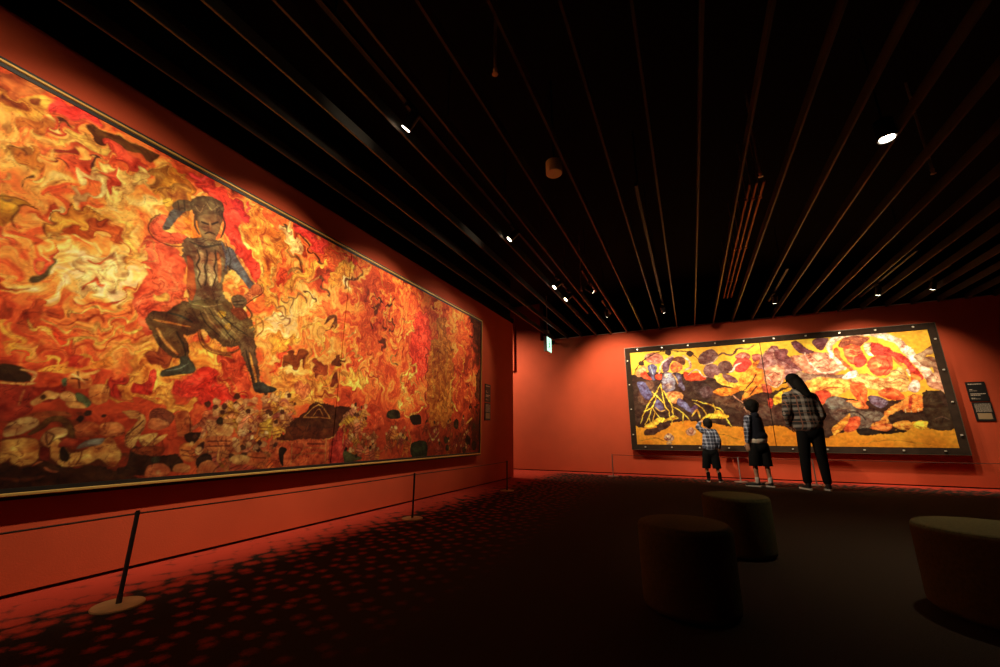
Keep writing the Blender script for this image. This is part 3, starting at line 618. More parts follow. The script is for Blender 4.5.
S 50,30,18 1.1|155.3,242.2 158.8,234.7 157.8,223.2
S 90,55,35 1.5|138.5,234.6 139.6,224.8 143.2,219.4
P 100,95,100|163.8,218.5 172.1,214.5 179.6,207.4 183.7,202.1 189.6,196.5 187.2,190.5 179.9,195.6 172.7,201.3 166.3,203.7
S 240,160,80 2.4|171.4,214.2 179.7,206.6 189.5,197.3
S 110,110,125 1.5|159.1,219.7 164.5,209.6 164.7,199.8
S 70,60,55 0.8|161.9,220.9 167.3,210.8 167.2,202.4
P 212,110,62|187.9,196.7 193.7,197.9 196.2,192.7 188.2,184.9 182.1,177.2 177.4,177.4 180.4,183.2 185.6,190.8
S 80,35,20 0.7|194.3,199.0 197.0,193.0 189.1,184.3 183.8,176.8
P 110,82,55|172.5,179.9 178.6,184.3 184.7,181.3 183.3,175.0 176.6,173.1
S 55,32,20 0.7|174.4,177.2 182.4,180.5
S 55,32,20 0.7|175.5,175.2 182.1,177.2
S 110,70,35 1.6|184.5,177.1 190.2,172.0 189.4,166.9
P 110,84,48|145.7,168.3 169.3,176.5 177.7,171.0 191.0,167.3 195.5,154.3 187.7,147.8 175.0,142.8 163.2,146.4 155.4,152.7 144.9,155.1
P 150,75,40|173.3,170.5 181.8,174.6 187.4,169.6 181.8,164.8
B 215,165,55 3.0|168.2,165.9
B 200,150,45 2.2|173.9,158.0
S 185,145,90 1.0|155.9,165.4 164.2,156.4 177.2,147.1
S 185,145,90 1.0|161.4,168.6 170.6,160.3 184.1,151.0
S 60,42,25 1.0|153.6,163.3 159.5,155.9 169.7,148.6
S 60,42,25 1.0|158.9,167.1 167.3,158.7 180.7,148.7
S 60,42,25 1.1|165.9,166.8 175.8,160.1 189.9,153.9
S 185,145,90 0.9|147.7,167.5 156.1,167.8 167.0,173.4
P 98,64,36|145.1,168.1 152.5,158.5 156.3,151.4 148.5,145.3 139.5,145.3 131.5,145.4 126.9,147.0 124.2,150.2 126.9,155.7 133.7,158.3 139.1,164.1
S 225,145,65 1.5|128.4,150.7 137.3,151.0 149.3,151.2
S 60,50,38 1.4|135.0,157.3 142.1,157.2 149.9,154.9
P 102,68,36|124.5,151.0 128.0,143.9 134.6,134.7 141.9,128.7 147.9,127.7 152.3,127.0 151.5,135.3 147.7,142.9 142.6,147.4 134.4,148.2
S 238,165,80 2.0|131.0,145.3 137.5,137.3 145.6,130.7
S 55,38,22 1.3|141.7,145.8 147.2,138.6 150.6,129.5
P 66,58,42|147.1,128.9 151.7,130.4 157.9,123.7 155.6,119.2 146.8,117.3 139.3,115.0 137.6,118.1 142.6,121.4 148.0,124.3
S 120,115,95 0.9|140.8,119.2 147.3,121.4 152.6,125.7
S 155,85,38 2.2|155.2,150.4 159.3,141.9 167.4,137.6 178.7,138.2 184.7,142.4
S 90,45,20 0.6|153.9,150.1 158.3,140.2 167.7,135.8 179.6,136.8
P 105,72,45|183.8,147.8 194.7,154.2 199.8,138.0 204.7,122.6 207.4,116.6 201.0,115.1 196.4,123.9 189.6,136.3
S 242,165,70 2.0|193.6,141.0 198.9,128.2 203.0,117.7
S 55,35,22 1.5|190.1,142.7 195.2,130.9 199.6,118.8
P 58,52,42|199.8,117.3 206.9,119.7 212.4,117.1 220.6,115.5 215.0,111.7 203.2,111.4
S 190,125,45 1.3|189.4,166.9 193.6,171.3 199.0,169.4 201.1,161.5 197.0,155.5
S 190,125,45 1.0|193.8,170.5 195.9,156.9
S 190,125,45 1.0|190.4,160.5 199.3,167.8"""
BG_L = "47 264 .48;82 276 .38;104 270 .25;127 262 .3;66 248 .55;60 217 .62;77 232 .5;88 222 .85;102 226 .8;65 195 .66;87 202 .72;79 178 .7;65 177 .62;94 166 .92;89 152 .75;109 185 .72;127 178 .5;121 211 .55;81 133 .5;100 137 .68;70 135 .35;113 140 .62;80 117 .55;75 109 .12;95 101 .3;120 126 .78;134 135 .7;128 115 .3;150 111 .33;183 115 .42;177 244 .4;197 240 .62;194 202 .6;217 220 .6;229 206 .66;234 249 .4;259 239 .38;279 231 .62;216 165 .72;233 179 .68;248 154 .6;231 124 .78;269 168 .56;292 183 .42;302 219 .36;336 194 .36;296 153 .44;292 134 .6;327 136 .36;348 161 .42;376 142 .52;389 207 .42;366 239 .34;431 231 .4;471 197 .5;463 125 .36;510 236 .5;529 161 .4;576 251 .1;564 94 .15;397 120 .5;364 89 .34;302 108 .33;306 74 .36;247 83 .4;221 75 .45;198 68 .45;169 75 .38;140 75 .25;118 64 .15;95 81 .15;89 57 .08;103 58 .1;121 98 .33;82 76 .25;107 98 .35;159 95 .36;443 72 .28;520 57 .25;384 62 .33"
STROKES_R = """P 64,39,27|-111.1,198.9 -88.2,201.9 -67.3,209.2 27.1,197.1 61.3,185.1 93.0,163.9 141.1,158.1 189.2,168.9 230.1,149.0 270.2,138.8 322.5,137.1 355.1,144.2 374.7,151.5 381.7,127.1 380.2,91.0 350.4,89.6 343.3,102.4 330.4,99.3 319.9,89.7 293.7,84.9 260.3,81.6 252.6,91.6 233.4,83.3 211.0,74.7 187.1,78.0 162.1,88.5 147.9,95.7 92.3,94.2 64.4,96.3 17.1,106.2 -13.6,106.6 -34.4,102.9 -67.2,97.1 -108.3,101.5
P 105,68,48|-89.7,182.6 -64.8,192.0 -63.6,160.4 -83.2,140.3 -96.3,151.1
P 95,62,42|24.8,177.0 58.5,161.5 97.6,135.2 130.6,139.8 132.8,121.3 88.1,126.0 47.6,142.4
P 92,62,48|96.4,125.8 145.6,133.8 166.8,120.6 149.4,106.4 102.6,110.7
P 74,44,32|-89.5,87.2 -81.4,91.2 -67.6,93.1 -59.2,101.1 -46.4,105.0 -38.3,100.9 -42.7,94.0 -58.5,87.1 -68.7,80.2 -82.5,78.1 -90.0,81.1
P 250,205,60|-56.1,114.1 -42.9,111.9 -33.0,116.8 -20.5,111.6 -37.7,106.9 -55.2,103.1 -75.3,93.2 -88.8,96.3
P 195,125,100|-76.9,240.3 -67.9,249.4 -51.7,250.2 -39.0,237.3 -43.8,228.0 -55.9,225.6 -71.4,232.2
P 92,85,115|-70.0,224.5 -59.9,225.9 -52.5,218.9 -54.3,209.4 -60.1,200.2 -58.0,190.6 -64.7,193.0 -67.7,204.9 -71.0,213.7
S 150,150,165 2.6|-66.2,222.0 -61.7,204.6
P 235,150,95|-95.7,211.0 -82.4,223.2 -72.6,218.2 -77.9,203.4 -92.4,200.0
P 228,78,42|-87.8,206.2 -77.3,210.9 -70.0,200.8 -64.7,193.0 -75.7,193.6 -84.3,199.5
P 225,80,42|-57.9,202.2 -44.0,203.5 -47.1,191.0 -56.7,193.7
P 228,82,42|-3.6,205.2 9.2,202.3 27.5,201.1 36.9,188.4 16.7,185.5 0.3,188.4
P 110,75,88|-37.9,227.5 -25.1,238.3 -18.6,235.7 -26.8,221.4 -29.8,210.0 -39.9,206.4 -43.1,214.0
P 140,130,140|-39.9,205.3 -28.3,205.7 -19.2,199.9 -18.8,185.3 -25.2,168.1 -36.1,163.5 -43.3,168.9 -45.8,184.7
B 195,185,170 5.8|-32.9,177.8
B 195,185,170 4.6|-36.7,198.8
P 108,92,112|-16.9,203.9 -7.7,201.3 -6.6,184.7 -3.3,171.2 -6.6,166.3 -14.1,174.8 -18.5,188.4
P 210,115,62|-27.2,217.2 -16.5,228.1 -5.3,225.1 -3.6,213.5 -11.0,206.7 -22.5,205.3
P 115,62,36|-23.8,231.8 -9.7,238.1 3.0,231.9 -0.2,219.5 -12.7,227.8
B 240,180,60 2.5|-17.8,214.4 -10.0,216.0
P 100,90,125|-95.3,189.4 -81.1,188.6 -70.6,171.2 -68.1,154.3 -80.3,150.6 -90.9,167.8
P 222,155,85|-42.1,161.6 -22.5,167.0 -8.1,160.3 -11.2,148.3 -23.2,140.6 -33.9,147.0
P 112,98,130|-18.3,151.6 -8.5,147.2 4.2,128.9 1.0,124.0 -11.8,133.3 -21.3,140.5
P 102,88,122|-62.4,152.1 -53.0,147.6 -46.8,131.1 -54.9,127.3 -64.0,133.6
P 110,80,110|3.6,131.9 17.1,139.4 14.0,127.7 4.2,120.0
S 225,165,85 2.6|-63.8,135.6 -54.9,127.3 -45.1,129.1
S 85,52,30 2.1|-100.6,200.4 -95.2,217.5 -83.9,229.8 -68.6,241.8 -47.6,251.0 -27.8,251.4 -4.8,249.4 13.8,245.7 25.4,232.2 29.5,219.5
B 60,34,22 5.6|-82.9,228.7
B 60,34,22 6.3|-28.1,248.2 13.4,242.0
S 245,200,180 4.2|-49.9,203.8 -44.4,220.5 -31.4,234.5 -19.2,240.0
S 245,205,180 4.6|-0.2,238.4 10.0,227.1 11.5,214.5 0.6,209.0
S 245,205,180 3.0|5.1,198.4 15.2,206.0 24.5,207.5 32.2,194.8 41.2,194.2 52.7,201.6
S 240,200,120 3.1|-24.7,202.3 -18.0,193.6 -15.4,181.0
S 252,215,70 2.7|-47.9,182.7 -70.4,150.3 -84.2,127.9 -94.2,103.4
S 252,215,70 2.5|-57.7,160.2 -69.7,135.8 -86.2,127.9
S 252,215,70 2.4|-69.7,135.8 -77.3,115.5 -86.6,99.3
S 252,215,70 2.0|-77.3,115.5 -74.8,99.2
S 252,215,70 2.2|-69.7,135.8 -64.7,125.4 -56.2,113.1
S 252,215,70 1.8|-64.7,125.4 -71.4,105.2
S 252,215,70 2.6|-47.9,182.7 -45.9,141.3 -37.7,126.9 -37.9,114.8
S 252,215,70 2.6|-48.3,178.5 -37.3,151.2 -31.1,136.8 -31.0,118.7 -36.6,98.9
S 252,215,70 2.4|-31.1,136.8 -12.0,122.3 -2.5,108.4
S 252,215,70 2.2|-12.0,122.3 -14.0,102.7
S 252,215,70 2.7|-45.9,141.3 -56.2,156.0 -67.0,166.8
P 72,48,40|6.7,177.9 20.3,185.3 34.2,180.5 45.1,166.1 31.4,154.7 14.3,163.4
P 100,70,68|23.7,167.0 38.9,174.3 48.1,162.0 36.2,150.6 25.8,153.0
P 112,74,66|27.0,230.0 37.7,243.7 54.6,248.4 64.0,237.3 59.1,225.5 43.9,218.4 29.5,219.5
P 106,72,62|59.2,211.3 69.3,222.7 82.9,219.6 86.3,205.4 73.1,196.3 59.7,201.1
P 135,90,85|38.1,214.7 56.3,217.5 63.2,200.9 47.8,189.8 34.5,198.7
S 215,165,130 2.0|32.9,217.2 51.3,219.9 63.5,233.3
P 192,112,90|92.9,230.9 105.8,237.9 118.4,230.8 113.8,221.3 97.0,222.6
P 195,110,90|121.7,230.5 135.1,231.4 136.7,219.5 123.2,216.6
P 228,62,50|87.1,211.3 93.7,222.8 106.0,225.9 117.1,221.0 118.9,209.1 104.1,198.3 90.9,201.1
P 130,85,78|66.2,196.7 82.9,191.8 91.6,179.5 74.7,180.4
S 120,85,60 4.0|55.8,227.8 71.3,238.8 81.2,233.9 90.0,235.2 98.1,244.6 106.8,245.8
S 190,150,95 3.0|105.1,246.0 116.6,242.9 127.6,249.9
S 248,205,175 3.9|78.8,199.9 85.8,201.5 90.5,211.1 101.3,216.3
P 170,115,105|123.3,204.9 137.3,223.4 149.1,238.1 153.1,243.6 164.4,243.6 170.7,232.3 180.9,216.1 191.4,204.0 191.1,181.7 128.8,185.2
P 122,72,68|164.0,240.7 172.3,232.2 181.5,219.9 194.7,205.7 202.1,194.0 186.3,200.6 173.2,216.7
S 228,172,140 1.9|127.6,212.4 139.7,229.1 151.2,241.8
S 215,165,140 1.9|158.7,237.3 156.5,221.9 163.8,206.0
P 228,155,115|135.2,196.4 148.0,207.1 166.9,205.7 169.4,190.4 162.0,172.1 142.7,169.3 134.7,181.1
S 190,120,90 1.5|139.0,188.5 151.1,195.3 161.3,189.0
P 245,150,52|92.1,183.4 105.8,198.2 119.4,213.0 133.5,219.8 124.9,204.8 134.4,202.2 135.8,188.6 129.4,166.1 114.8,153.5 93.6,142.9 102.4,159.7 119.4,176.1 104.2,173.1
P 242,145,45|46.6,164.0 62.9,169.2 80.0,168.4 97.3,171.5 92.7,162.0 71.3,153.2 54.4,155.8
P 250,208,75|53.8,195.5 65.3,188.8 74.7,180.4 94.4,175.5 85.3,170.1 68.6,172.9 55.7,181.4
S 90,50,30 1.9|99.6,163.7 114.8,178.3 123.4,193.2
S 90,50,30 1.7|108.2,153.7 121.9,170.3
P 205,90,60|130.5,173.7 142.7,169.3 144.3,157.9 131.1,154.7
S 250,225,190 1.9|139.2,190.3 146.9,176.6
S 250,225,190 2.2|141.6,173.1 153.4,166.9 164.6,179.4
P 75,42,30|121.5,155.1 131.6,158.5 143.5,152.4 135.4,139.6 123.2,143.8
P 248,195,55|142.2,143.1 153.4,155.7 170.2,164.2 184.7,169.1 177.7,152.9 160.6,140.7 145.6,133.8
P 205,62,40|136.2,145.2 144.0,144.9 140.1,128.4 135.7,130.4
S 225,160,120 2.5|80.0,154.8 85.8,146.9 93.4,141.0 102.0,131.3
S 252,215,70 2.7|7.4,149.7 21.1,143.2 41.5,134.8 57.8,126.7 62.8,111.3 71.1,96.2
S 252,215,70 2.5|10.1,141.6 25.0,129.4 30.5,115.7
S 252,215,70 1.9|43.7,138.6 47.3,125.0
P 252,205,60|17.3,108.1 30.9,119.5 41.6,121.3 47.5,126.9 57.4,122.9 68.1,113.2 55.8,109.5 42.3,111.6 27.7,106.1
S 240,190,70 3.9|3.8,116.1 14.0,127.7 17.7,112.0
P 115,65,70|187.2,248.3 197.0,251.2 203.5,242.9 211.3,234.5 220.9,228.0 215.6,222.8 202.4,225.8 192.9,234.3
P 120,70,72|219.3,247.1 229.4,253.7 244.0,252.2 241.1,243.1 231.7,230.9 223.5,235.3
P 130,72,70|158.4,235.3 176.5,239.6 181.9,233.3 179.2,225.8 191.1,211.6 202.6,197.6 193.1,194.5 176.7,208.8 159.6,221.6
P 205,140,105|181.7,221.8 202.4,225.8 228.2,227.4 248.7,218.3 257.9,204.8 247.9,187.4 221.2,183.6 204.2,188.3 193.9,200.1
S 150,85,70 1.5|205.2,214.3 215.0,219.1 222.6,211.1 232.0,214.1 239.2,204.3
S 245,195,150 2.2|213.0,206.2 225.3,209.0 235.1,197.3 244.9,203.9
S 150,85,70 1.5|214.5,196.9 226.7,199.7 237.1,191.7
P 150,115,90|186.7,193.1 207.1,188.1 235.9,184.5 257.4,185.0 251.4,174.7 220.1,176.4 189.4,170.7
S 252,228,195 3.3|204.2,227.6 211.2,204.5 225.0,188.8 245.6,191.2 263.9,198.9
P 245,178,80|185.3,163.5 199.2,175.7 220.7,180.0 255.9,176.2 265.5,166.8 253.4,153.4 236.4,143.5 220.7,135.2 204.4,123.3 193.4,137.8
S 245,215,100 2.5|199.1,155.6 218.9,169.2 242.4,171.6
S 200,100,50 1.8|203.3,144.7 223.3,160.0 246.6,162.5
P 228,85,52|207.7,153.5 225.9,158.1 231.3,147.2 217.6,133.5 205.1,137.5
P 222,178,100|264.0,182.8 288.8,183.1 310.0,174.9 329.9,190.9 339.8,174.9 338.5,154.8 318.3,149.0 299.5,153.1 280.8,160.9 264.4,168.7
S 160,125,85 2.0|310.7,178.3 325.5,187.7 333.1,180.4
S 165,125,80 1.7|315.3,167.7 329.3,173.8 336.3,170.0
S 180,130,70 1.7|279.5,176.6 293.7,165.4 310.8,157.7
S 250,220,130 2.4|275.3,183.9 289.0,169.1 306.3,161.4
W 250,225,185 7.0,14.1|256.4,195.9 246.6,214.8 242.5,233.6 248.9,246.1 266.2,254.7 287.8,256.1 310.7,252.8 332.8,241.5 345.3,224.4 354.3,204.6 363.1,185.3 365.7,173.4
P 155,80,52|256.2,238.0 262.0,246.7 272.9,252.1 287.0,251.6 302.7,246.3 293.0,238.2 284.9,231.6 274.8,238.1 262.4,231.8
S 215,120,60 1.5|262.8,242.9 271.9,245.7 282.7,242.8
P 222,105,62|262.4,231.8 274.7,237.2 286.3,231.5 288.4,219.6 283.4,202.9 273.9,200.0 264.4,209.8
P 195,65,48|275.0,214.4 286.9,218.8 291.5,205.9 281.5,195.9 273.6,198.3
S 250,200,110 1.8|266.0,227.8 273.3,229.0 279.6,224.8
S 250,190,90 1.8|267.3,218.6 273.9,216.2 281.1,217.5
S 110,40,30 1.4|269.6,223.9 273.4,221.7
S 110,40,30 1.4|280.3,221.1 284.7,222.6
P 238,115,62|247.6,229.5 255.3,232.5 257.7,212.1 269.2,196.8 268.0,189.7 260.9,197.4 250.9,214.4
P 250,225,180|291.8,235.5 300.6,238.3 303.3,234.5 298.2,225.0 302.4,213.9 293.6,218.2
P 198,62,46|302.5,237.3 315.3,233.3 329.2,222.3 344.0,210.6 350.5,194.6 358.4,173.8 353.4,167.4 344.5,179.7 337.6,197.2 326.4,206.7 312.7,211.3 300.5,218.6
S 242,135,62 4.4|325.7,210.3 335.7,193.9 346.0,174.5
S 225,90,60 2.4|307.6,227.8 321.8,217.7 333.8,211.4
P 228,88,52|293.1,207.6 305.2,214.6 322.1,212.3 325.1,199.9 318.4,184.7 304.1,178.7 294.5,184.5 289.8,196.3
B 250,135,75 6.3|302.2,198.0
S 180,55,40 1.7|317.6,209.2 320.3,195.0 310.3,183.5
P 252,240,220|252.0,178.2 262.1,188.3 273.8,191.1 273.3,180.5 261.4,175.9
S 250,225,190 3.4|340.7,186.7 342.9,178.1
P 242,125,55|344.8,181.4 355.6,172.3 350.3,164.2 343.5,167.9
P 248,230,205|336.0,154.9 345.1,169.5 351.8,165.8 350.8,154.2 342.2,148.0
B 200,160,130 2.6|345.0,156.2
P 238,102,48|260.6,167.1 279.4,167.9 282.5,151.3 276.8,130.1 270.3,135.4 262.7,146.9
S 250,150,75 2.7|264.9,163.4 272.0,149.1 275.0,135.3
P 242,135,62|250.8,137.8 267.2,137.2 279.2,128.3 275.6,123.3 254.6,127.3
P 238,98,48|298.2,153.2 317.3,157.4 328.9,144.3 325.6,137.0 309.9,138.3 298.1,145.5
S 250,150,75 2.3|301.5,149.6 314.8,150.8 323.7,143.7
P 122,98,112|282.1,145.3 297.7,143.0 306.5,134.3 297.0,124.5 285.1,131.5
P 108,88,72|226.4,126.3 253.3,135.9 267.3,121.8 293.2,117.9 297.2,104.5 274.7,88.2 249.4,96.7 230.1,105.4
S 150,125,95 1.7|230.9,119.2 248.8,125.7 260.4,113.5
S 60,40,30 2.4|241.5,115.5 261.3,118.6 272.4,104.9
P 120,105,90|223.0,140.4 238.3,146.9 250.5,136.0 237.7,126.0 223.6,126.3
P 245,158,66|298.3,117.8 314.6,129.0 336.0,141.6 339.7,134.9 324.7,122.1 312.2,115.8 303.4,102.8 281.9,91.5 277.5,96.5 296.8,109.5
P 245,140,58|330.7,140.1 341.9,146.3 351.1,142.7 353.4,123.1 343.6,116.8 325.1,117.2 323.1,127.1
S 215,80,45 3.9|336.9,139.9 332.5,123.6
S 252,225,150 1.6|326.0,122.1 325.7,113.9
S 252,225,150 1.6|333.2,120.3 333.2,113.8
S 252,225,150 1.6|342.1,121.7 342.1,115.2
P 62,38,24|305.2,112.7 324.8,115.6 350.9,116.7 349.0,107.1 334.4,100.9 322.3,102.6 310.1,97.9 302.1,102.8
P 218,92,48|241.2,105.3 265.2,110.0 259.3,91.6 240.5,84.9
P 242,162,58|223.6,91.8 236.8,103.6 252.8,117.0 247.5,101.8 233.7,84.9 224.2,78.2
P 240,130,60|272.4,89.9 289.6,98.0 305.0,97.9 297.8,86.5 276.8,84.9
P 240,160,60|305.0,97.9 322.6,104.2 330.1,97.7 323.3,88.1 311.1,89.7
P 40,26,18|256.1,88.3 270.0,91.5 287.5,86.5 319.6,88.1 316.2,83.3 286.6,81.6 262.7,80.0
P 250,200,60|335.6,100.8 350.5,102.3 347.5,92.8 340.5,88.0 331.9,94.5
P 172,128,92|354.0,209.8 369.6,218.8 379.8,226.4 381.1,214.4 367.6,208.7 378.3,206.1 378.9,190.9 364.0,190.3 357.4,200.9
P 218,165,125|367.5,176.6 378.5,182.6 383.4,170.7 382.0,146.3 374.7,151.5 363.7,156.9 361.1,168.7
P 160,110,80|374.2,198.0 381.4,197.4 381.7,180.7 373.7,182.9
P 62,42,26|352.0,147.6 363.9,152.0 371.0,145.2 375.0,128.9 381.3,119.2 379.9,89.5 352.8,89.6 348.4,103.9 349.5,128.0
S 120,80,60 1.3|359.5,105.3 368.5,108.4 376.9,103.5
P 205,162,125|-52.0,75.3 -41.9,83.2 -33.3,75.4 -37.8,67.6 -49.0,67.5
S 150,100,90 1.6|-48.1,77.3 -43.2,69.5 -36.8,77.3
P 205,162,125|-10.1,87.0 -0.3,94.8 7.9,87.0 3.5,79.3 -7.3,79.3
S 150,100,90 1.5|-6.3,89.0 -1.7,81.3 4.5,88.9
P 210,165,110|-47.3,65.5 -38.0,65.6 -40.3,60.7 -47.8,60.7
S 190,130,40 1.6|-99.1,67.0 -69.4,73.2 -52.8,67.4
S 200,140,40 1.5|13.5,73.7 49.0,81.3 81.0,70.4
S 200,140,40 1.3|257.4,65.1 297.7,72.0 345.8,66.1"""

XLC, YRC = -3.08, 8.955
def paint_left():
    c = Canvas(-10, 579, 52.5, 266, .5, 11)
    pts = np.array([list(map(float, q.split())) for q in BG_L.split(';')])
    w_ = 0; t_ = 0
    for x, y, t in pts:
        k = 1/((c.Uw-x)**2 + (c.Vw-y)**2 + 60)**1.5; w_ = w_ + k; t_ = t_ + k*t
    base = t_/w_
    a = fbm(51, c.U, c.V, 34, 3); b = fbm(61, c.U, c.V, 34, 3)
    X = c.U + 75*a; Y = c.V + 75*b
    X = X + 16*fbm(71, X, Y, 14, 2); Y = Y + 16*fbm(81, X, Y, 14, 2)
    n = fbm(91, X, Y*.8, 17, 5)
    rid = 1 - 2.2*np.abs(fbm(101, X, Y, 24, 4))                # ridged licks of flame
    low = np.clip((c.V-105)/25, 0, 1)
    t = base - .05*(1-low) + (.18 + .30*low)*n + .13*low*(rid-.5) + .05
    q = t*9; t = (np.floor(q) + np.clip((q-np.floor(q)-.25)/.5, 0, 1))/9*.75 + t*.25      # flat touches of paint
    pal = np.array([[.16, .07, .03], [.40, .15, .06], [.66, .20, .09], [.86, .30, .15], [.94, .43, .20], [.96, .58, .25], [.97, .71, .33], [.99, .84, .45], [1, .92, .66]])
    ts = np.clip(t, 0, 1)*(len(pal)-1)
    for j in range(3): c.C[..., j] = np.interp(ts, range(len(pal)), pal[:, j])
    line = np.clip(1 - np.abs(fbm(121, X, Y, 22, 4))/.012, 0, 1)*low
    c.C *= (1 - .3*line[..., None])
    back, front = STROKES_L.split('FRONT')
    c.run(back); c.swirl(4, 24, 1.0); c.run(front)
    c.C *= (1 - np.clip((112-c.V)/50, 0, 1)*.22)[..., None]*np.array([1, .98, .9]) + 0
    g = lattice(131, c.U, c.V, 1.3)[..., None]*.12 + fbm(141, X, Y, 4, 4)[..., None]*.30*np.array([.6, 1.1, 1.1])
    c.C = np.clip(c.C*(1+g), 0, 1)
    return c
def paint_right():
    c = Canvas(-105.5, 379.5, 60, 254, .7, 211)
    n = fbm(5, c.U, c.V, 40, 5); m = lattice(9, c.U, c.V, 3)
    top = np.clip((c.V-110)/60, 0, 1)[..., None]
    col = np.array([.93, .62, .17])*(1-top) + np.array([.97, .74, .22])*top
    c.C[:] = np.clip(col*(1 + .28*n[..., None]*np.array([.4, 1, 1.6]) + .05*m[..., None]), 0, 1)
    c.run(STROKES_R)
    g = fbm(141, c.U, c.V, 4, 3)[..., None]*.16
    c.C = np.clip(c.C*(1+g), 0, 1)
    return c
def moulding(bm, rect, prof, place):
    """frame ring: prof = [(offset outwards, depth)] closed section, mitred"""
    u0, u1, v0, v1 = rect; rings = []
    for o, d in prof:
        pts = [(u0-o, v0-o), (u1+o, v0-o), (u1+o, v1+o), (u0-o, v1+o)]
        rings.append([bm.verts.new(tuple(place(np.array([a]), np.array([b]), d)[0])) for a, b in pts])
    m = len(prof)
    for i in range(m):
        a, b = rings[i], rings[(i+1) % m]
        for j in range(4): bm.faces.new((a[j], a[(j+1) % 4], b[(j+1) % 4], b[j]))
    return bm
pl = thing('painting', 'huge painting of a bronze guardian striding through orange flames on the left wall', 'painting', (XLC, 2.85, .5))
def placeL(u, v, d): return np.stack([np.full_like(u, d), u-2.85, v-.5], -1)
cL = paint_left(); half = cL.nu//2
cL.mesh('canvas', 0, half-1, placeL, pl)
cL.mesh('canvas', half+1, cL.nu-1, placeL, pl)
bm = bmesh.new(); moulding(bm, (-.10, 5.79, .525, 2.66), [(-.004, -.02), (-.004, .005), (.018, .005), (.018, -.02)], placeL); obj('inner_frame', bm, M_frame_d, pl)
bm = bmesh.new(); moulding(bm, (-.118, 5.808, .507, 2.678), [(0, -.02), (0, .008), (.003, .015), (.013, .015), (.016, .010), (.016, -.02)], placeL); obj('gilt_moulding', bm, M_brass, pl)
bm = bmesh.new(); moulding(bm, (-.134, 5.824, .491, 2.694), [(0, -.065), (0, .002), (.018, .002), (.018, -.065)], placeL); obj('outer_frame', bm, M_frame_d, pl)
obj('backing_board', B(-.065, -.027, -2.97, 2.96, 0.0, 2.19), M_frame_d, pl)

pr = thing('painting', 'wide gold painting with blue and red muscular figures and dark clouds on far wall', 'painting', (1.37, YRC, .5))
def placeR(u, v, d): return np.stack([u-1.37, np.full_like(u, -d), v-.5], -1)
cR = paint_right(); half = cR.nu//2
cR.mesh('canvas', 0, half-1, placeR, pr)
cR.mesh('canvas', half+1, cR.nu-1, placeR, pr)
bm = bmesh.new(); moulding(bm, (-1.055, 3.795, .60, 2.54), [(-.004, -.02), (-.004, .012), (.088, .022), (.098, .022), (.098, -.09), (.088, -.09)], placeR); obj('frame', bm, M_frame_b, pr)
bm = bmesh.new(); moulding(bm, (-1.153, 3.893, .502, 2.638), [(0, -.02), (0, .026), (.008, .026), (.008, -.02)], placeR); obj('frame_edge', bm, M_edge, pr)
obj('backing_board', B(-2.5, 2.5, .027, .088, .02, 2.12), M_frame_d, pr)
cl_pos = [(-.89+.5*i, 2.592) for i in range(10)] + [(-.89+.5*i, .555) for i in range(10)] + [(-1.11, .8+.52*i) for i in range(4)] + [(3.845, .8+.52*i) for i in range(4)]
for x, z in cl_pos:
    obj('bracket', B(x-1.37-.014, x-1.37+.014, -.042, -.018, z-.5-.012, z-.5+.012), M_clip, pr, bevel=.004)

# ---------------------------------------------------------------- caption panels
M_panel = mat('black_caption_board', (.012, .010, .009), .5)
M_text = mat('pale_caption_print', (.45, .36, .27), .7)
M_tan = mat('tan_caption_block', (.30, .20, .10), .8)
def caption(label, origin, ax, w, h, rows, tan=None):
    """ax 'x': on the far wall, 'y': on the left wall; w,h size"""
    t = thing('caption_board', label, 'sign', origin, 'caption boards beside the paintings')
    f = (lambda a0, a1, d0, d1, z0, z1: B(a0, a1, -d1, -d0, z0, z1)) if ax == 'x' else (lambda a0, a1, d0, d1, z0, z1: B(d0, d1, a0, a1, z0, z1))
    obj('board', f(0, w, .001, .012, 0, h), M_panel, t, bevel=.001)
    r = random.Random(int(origin[2]*1000))
    for z, ln, th in rows:                                    # rows of small illegible print
        bm = bmesh.new(); a = .024
        while a < ln*w:
            b = min(a + r.uniform(.006, .022), ln*w); m2 = f(a, b, .0122, .0128, z*h-th/2, z*h+th/2)
            me = bpy.data.meshes.new('t'); m2.to_mesh(me); m2.free(); bm.from_mesh(me); bpy.data.meshes.remove(me); a = b + .004
        obj('print_row', bm, M_text, t)
    if tan: obj('map_block', f(.03, w-.03, .0122, .0128, tan[0]*h, tan[1]*h), M_tan, t)
rows_a = [(.88, .8, .017), (.60, .28, .012), (.53, .5, .006), (.38, .88, .013), (.31, .6, .013), (.16, .3, .008), (.12, .55, .006)]
rows_b = [(.9-.05*i, .92, .007) for i in range(9)]
caption('black caption board with white title, upper of the pair right of the gold painting', (4.10, YW-.001, 1.325), 'x', .225, .31, rows_a)
caption('black caption board with tan block, lower of the pair right of the gold painting', (4.11, YW-.001, 1.015), 'x', .22, .295, rows_b, (.1, .42))
caption('dark caption board, upper of the pair at the right end of the left wall', (XW+.001, 6.09, 1.335), 'y', .21, .31, rows_a)
caption('dark caption board with tan block, lower one at the end of the left wall', (XW+.001, 6.09, 1.03), 'y', .21, .29, rows_b, (.1, .42))

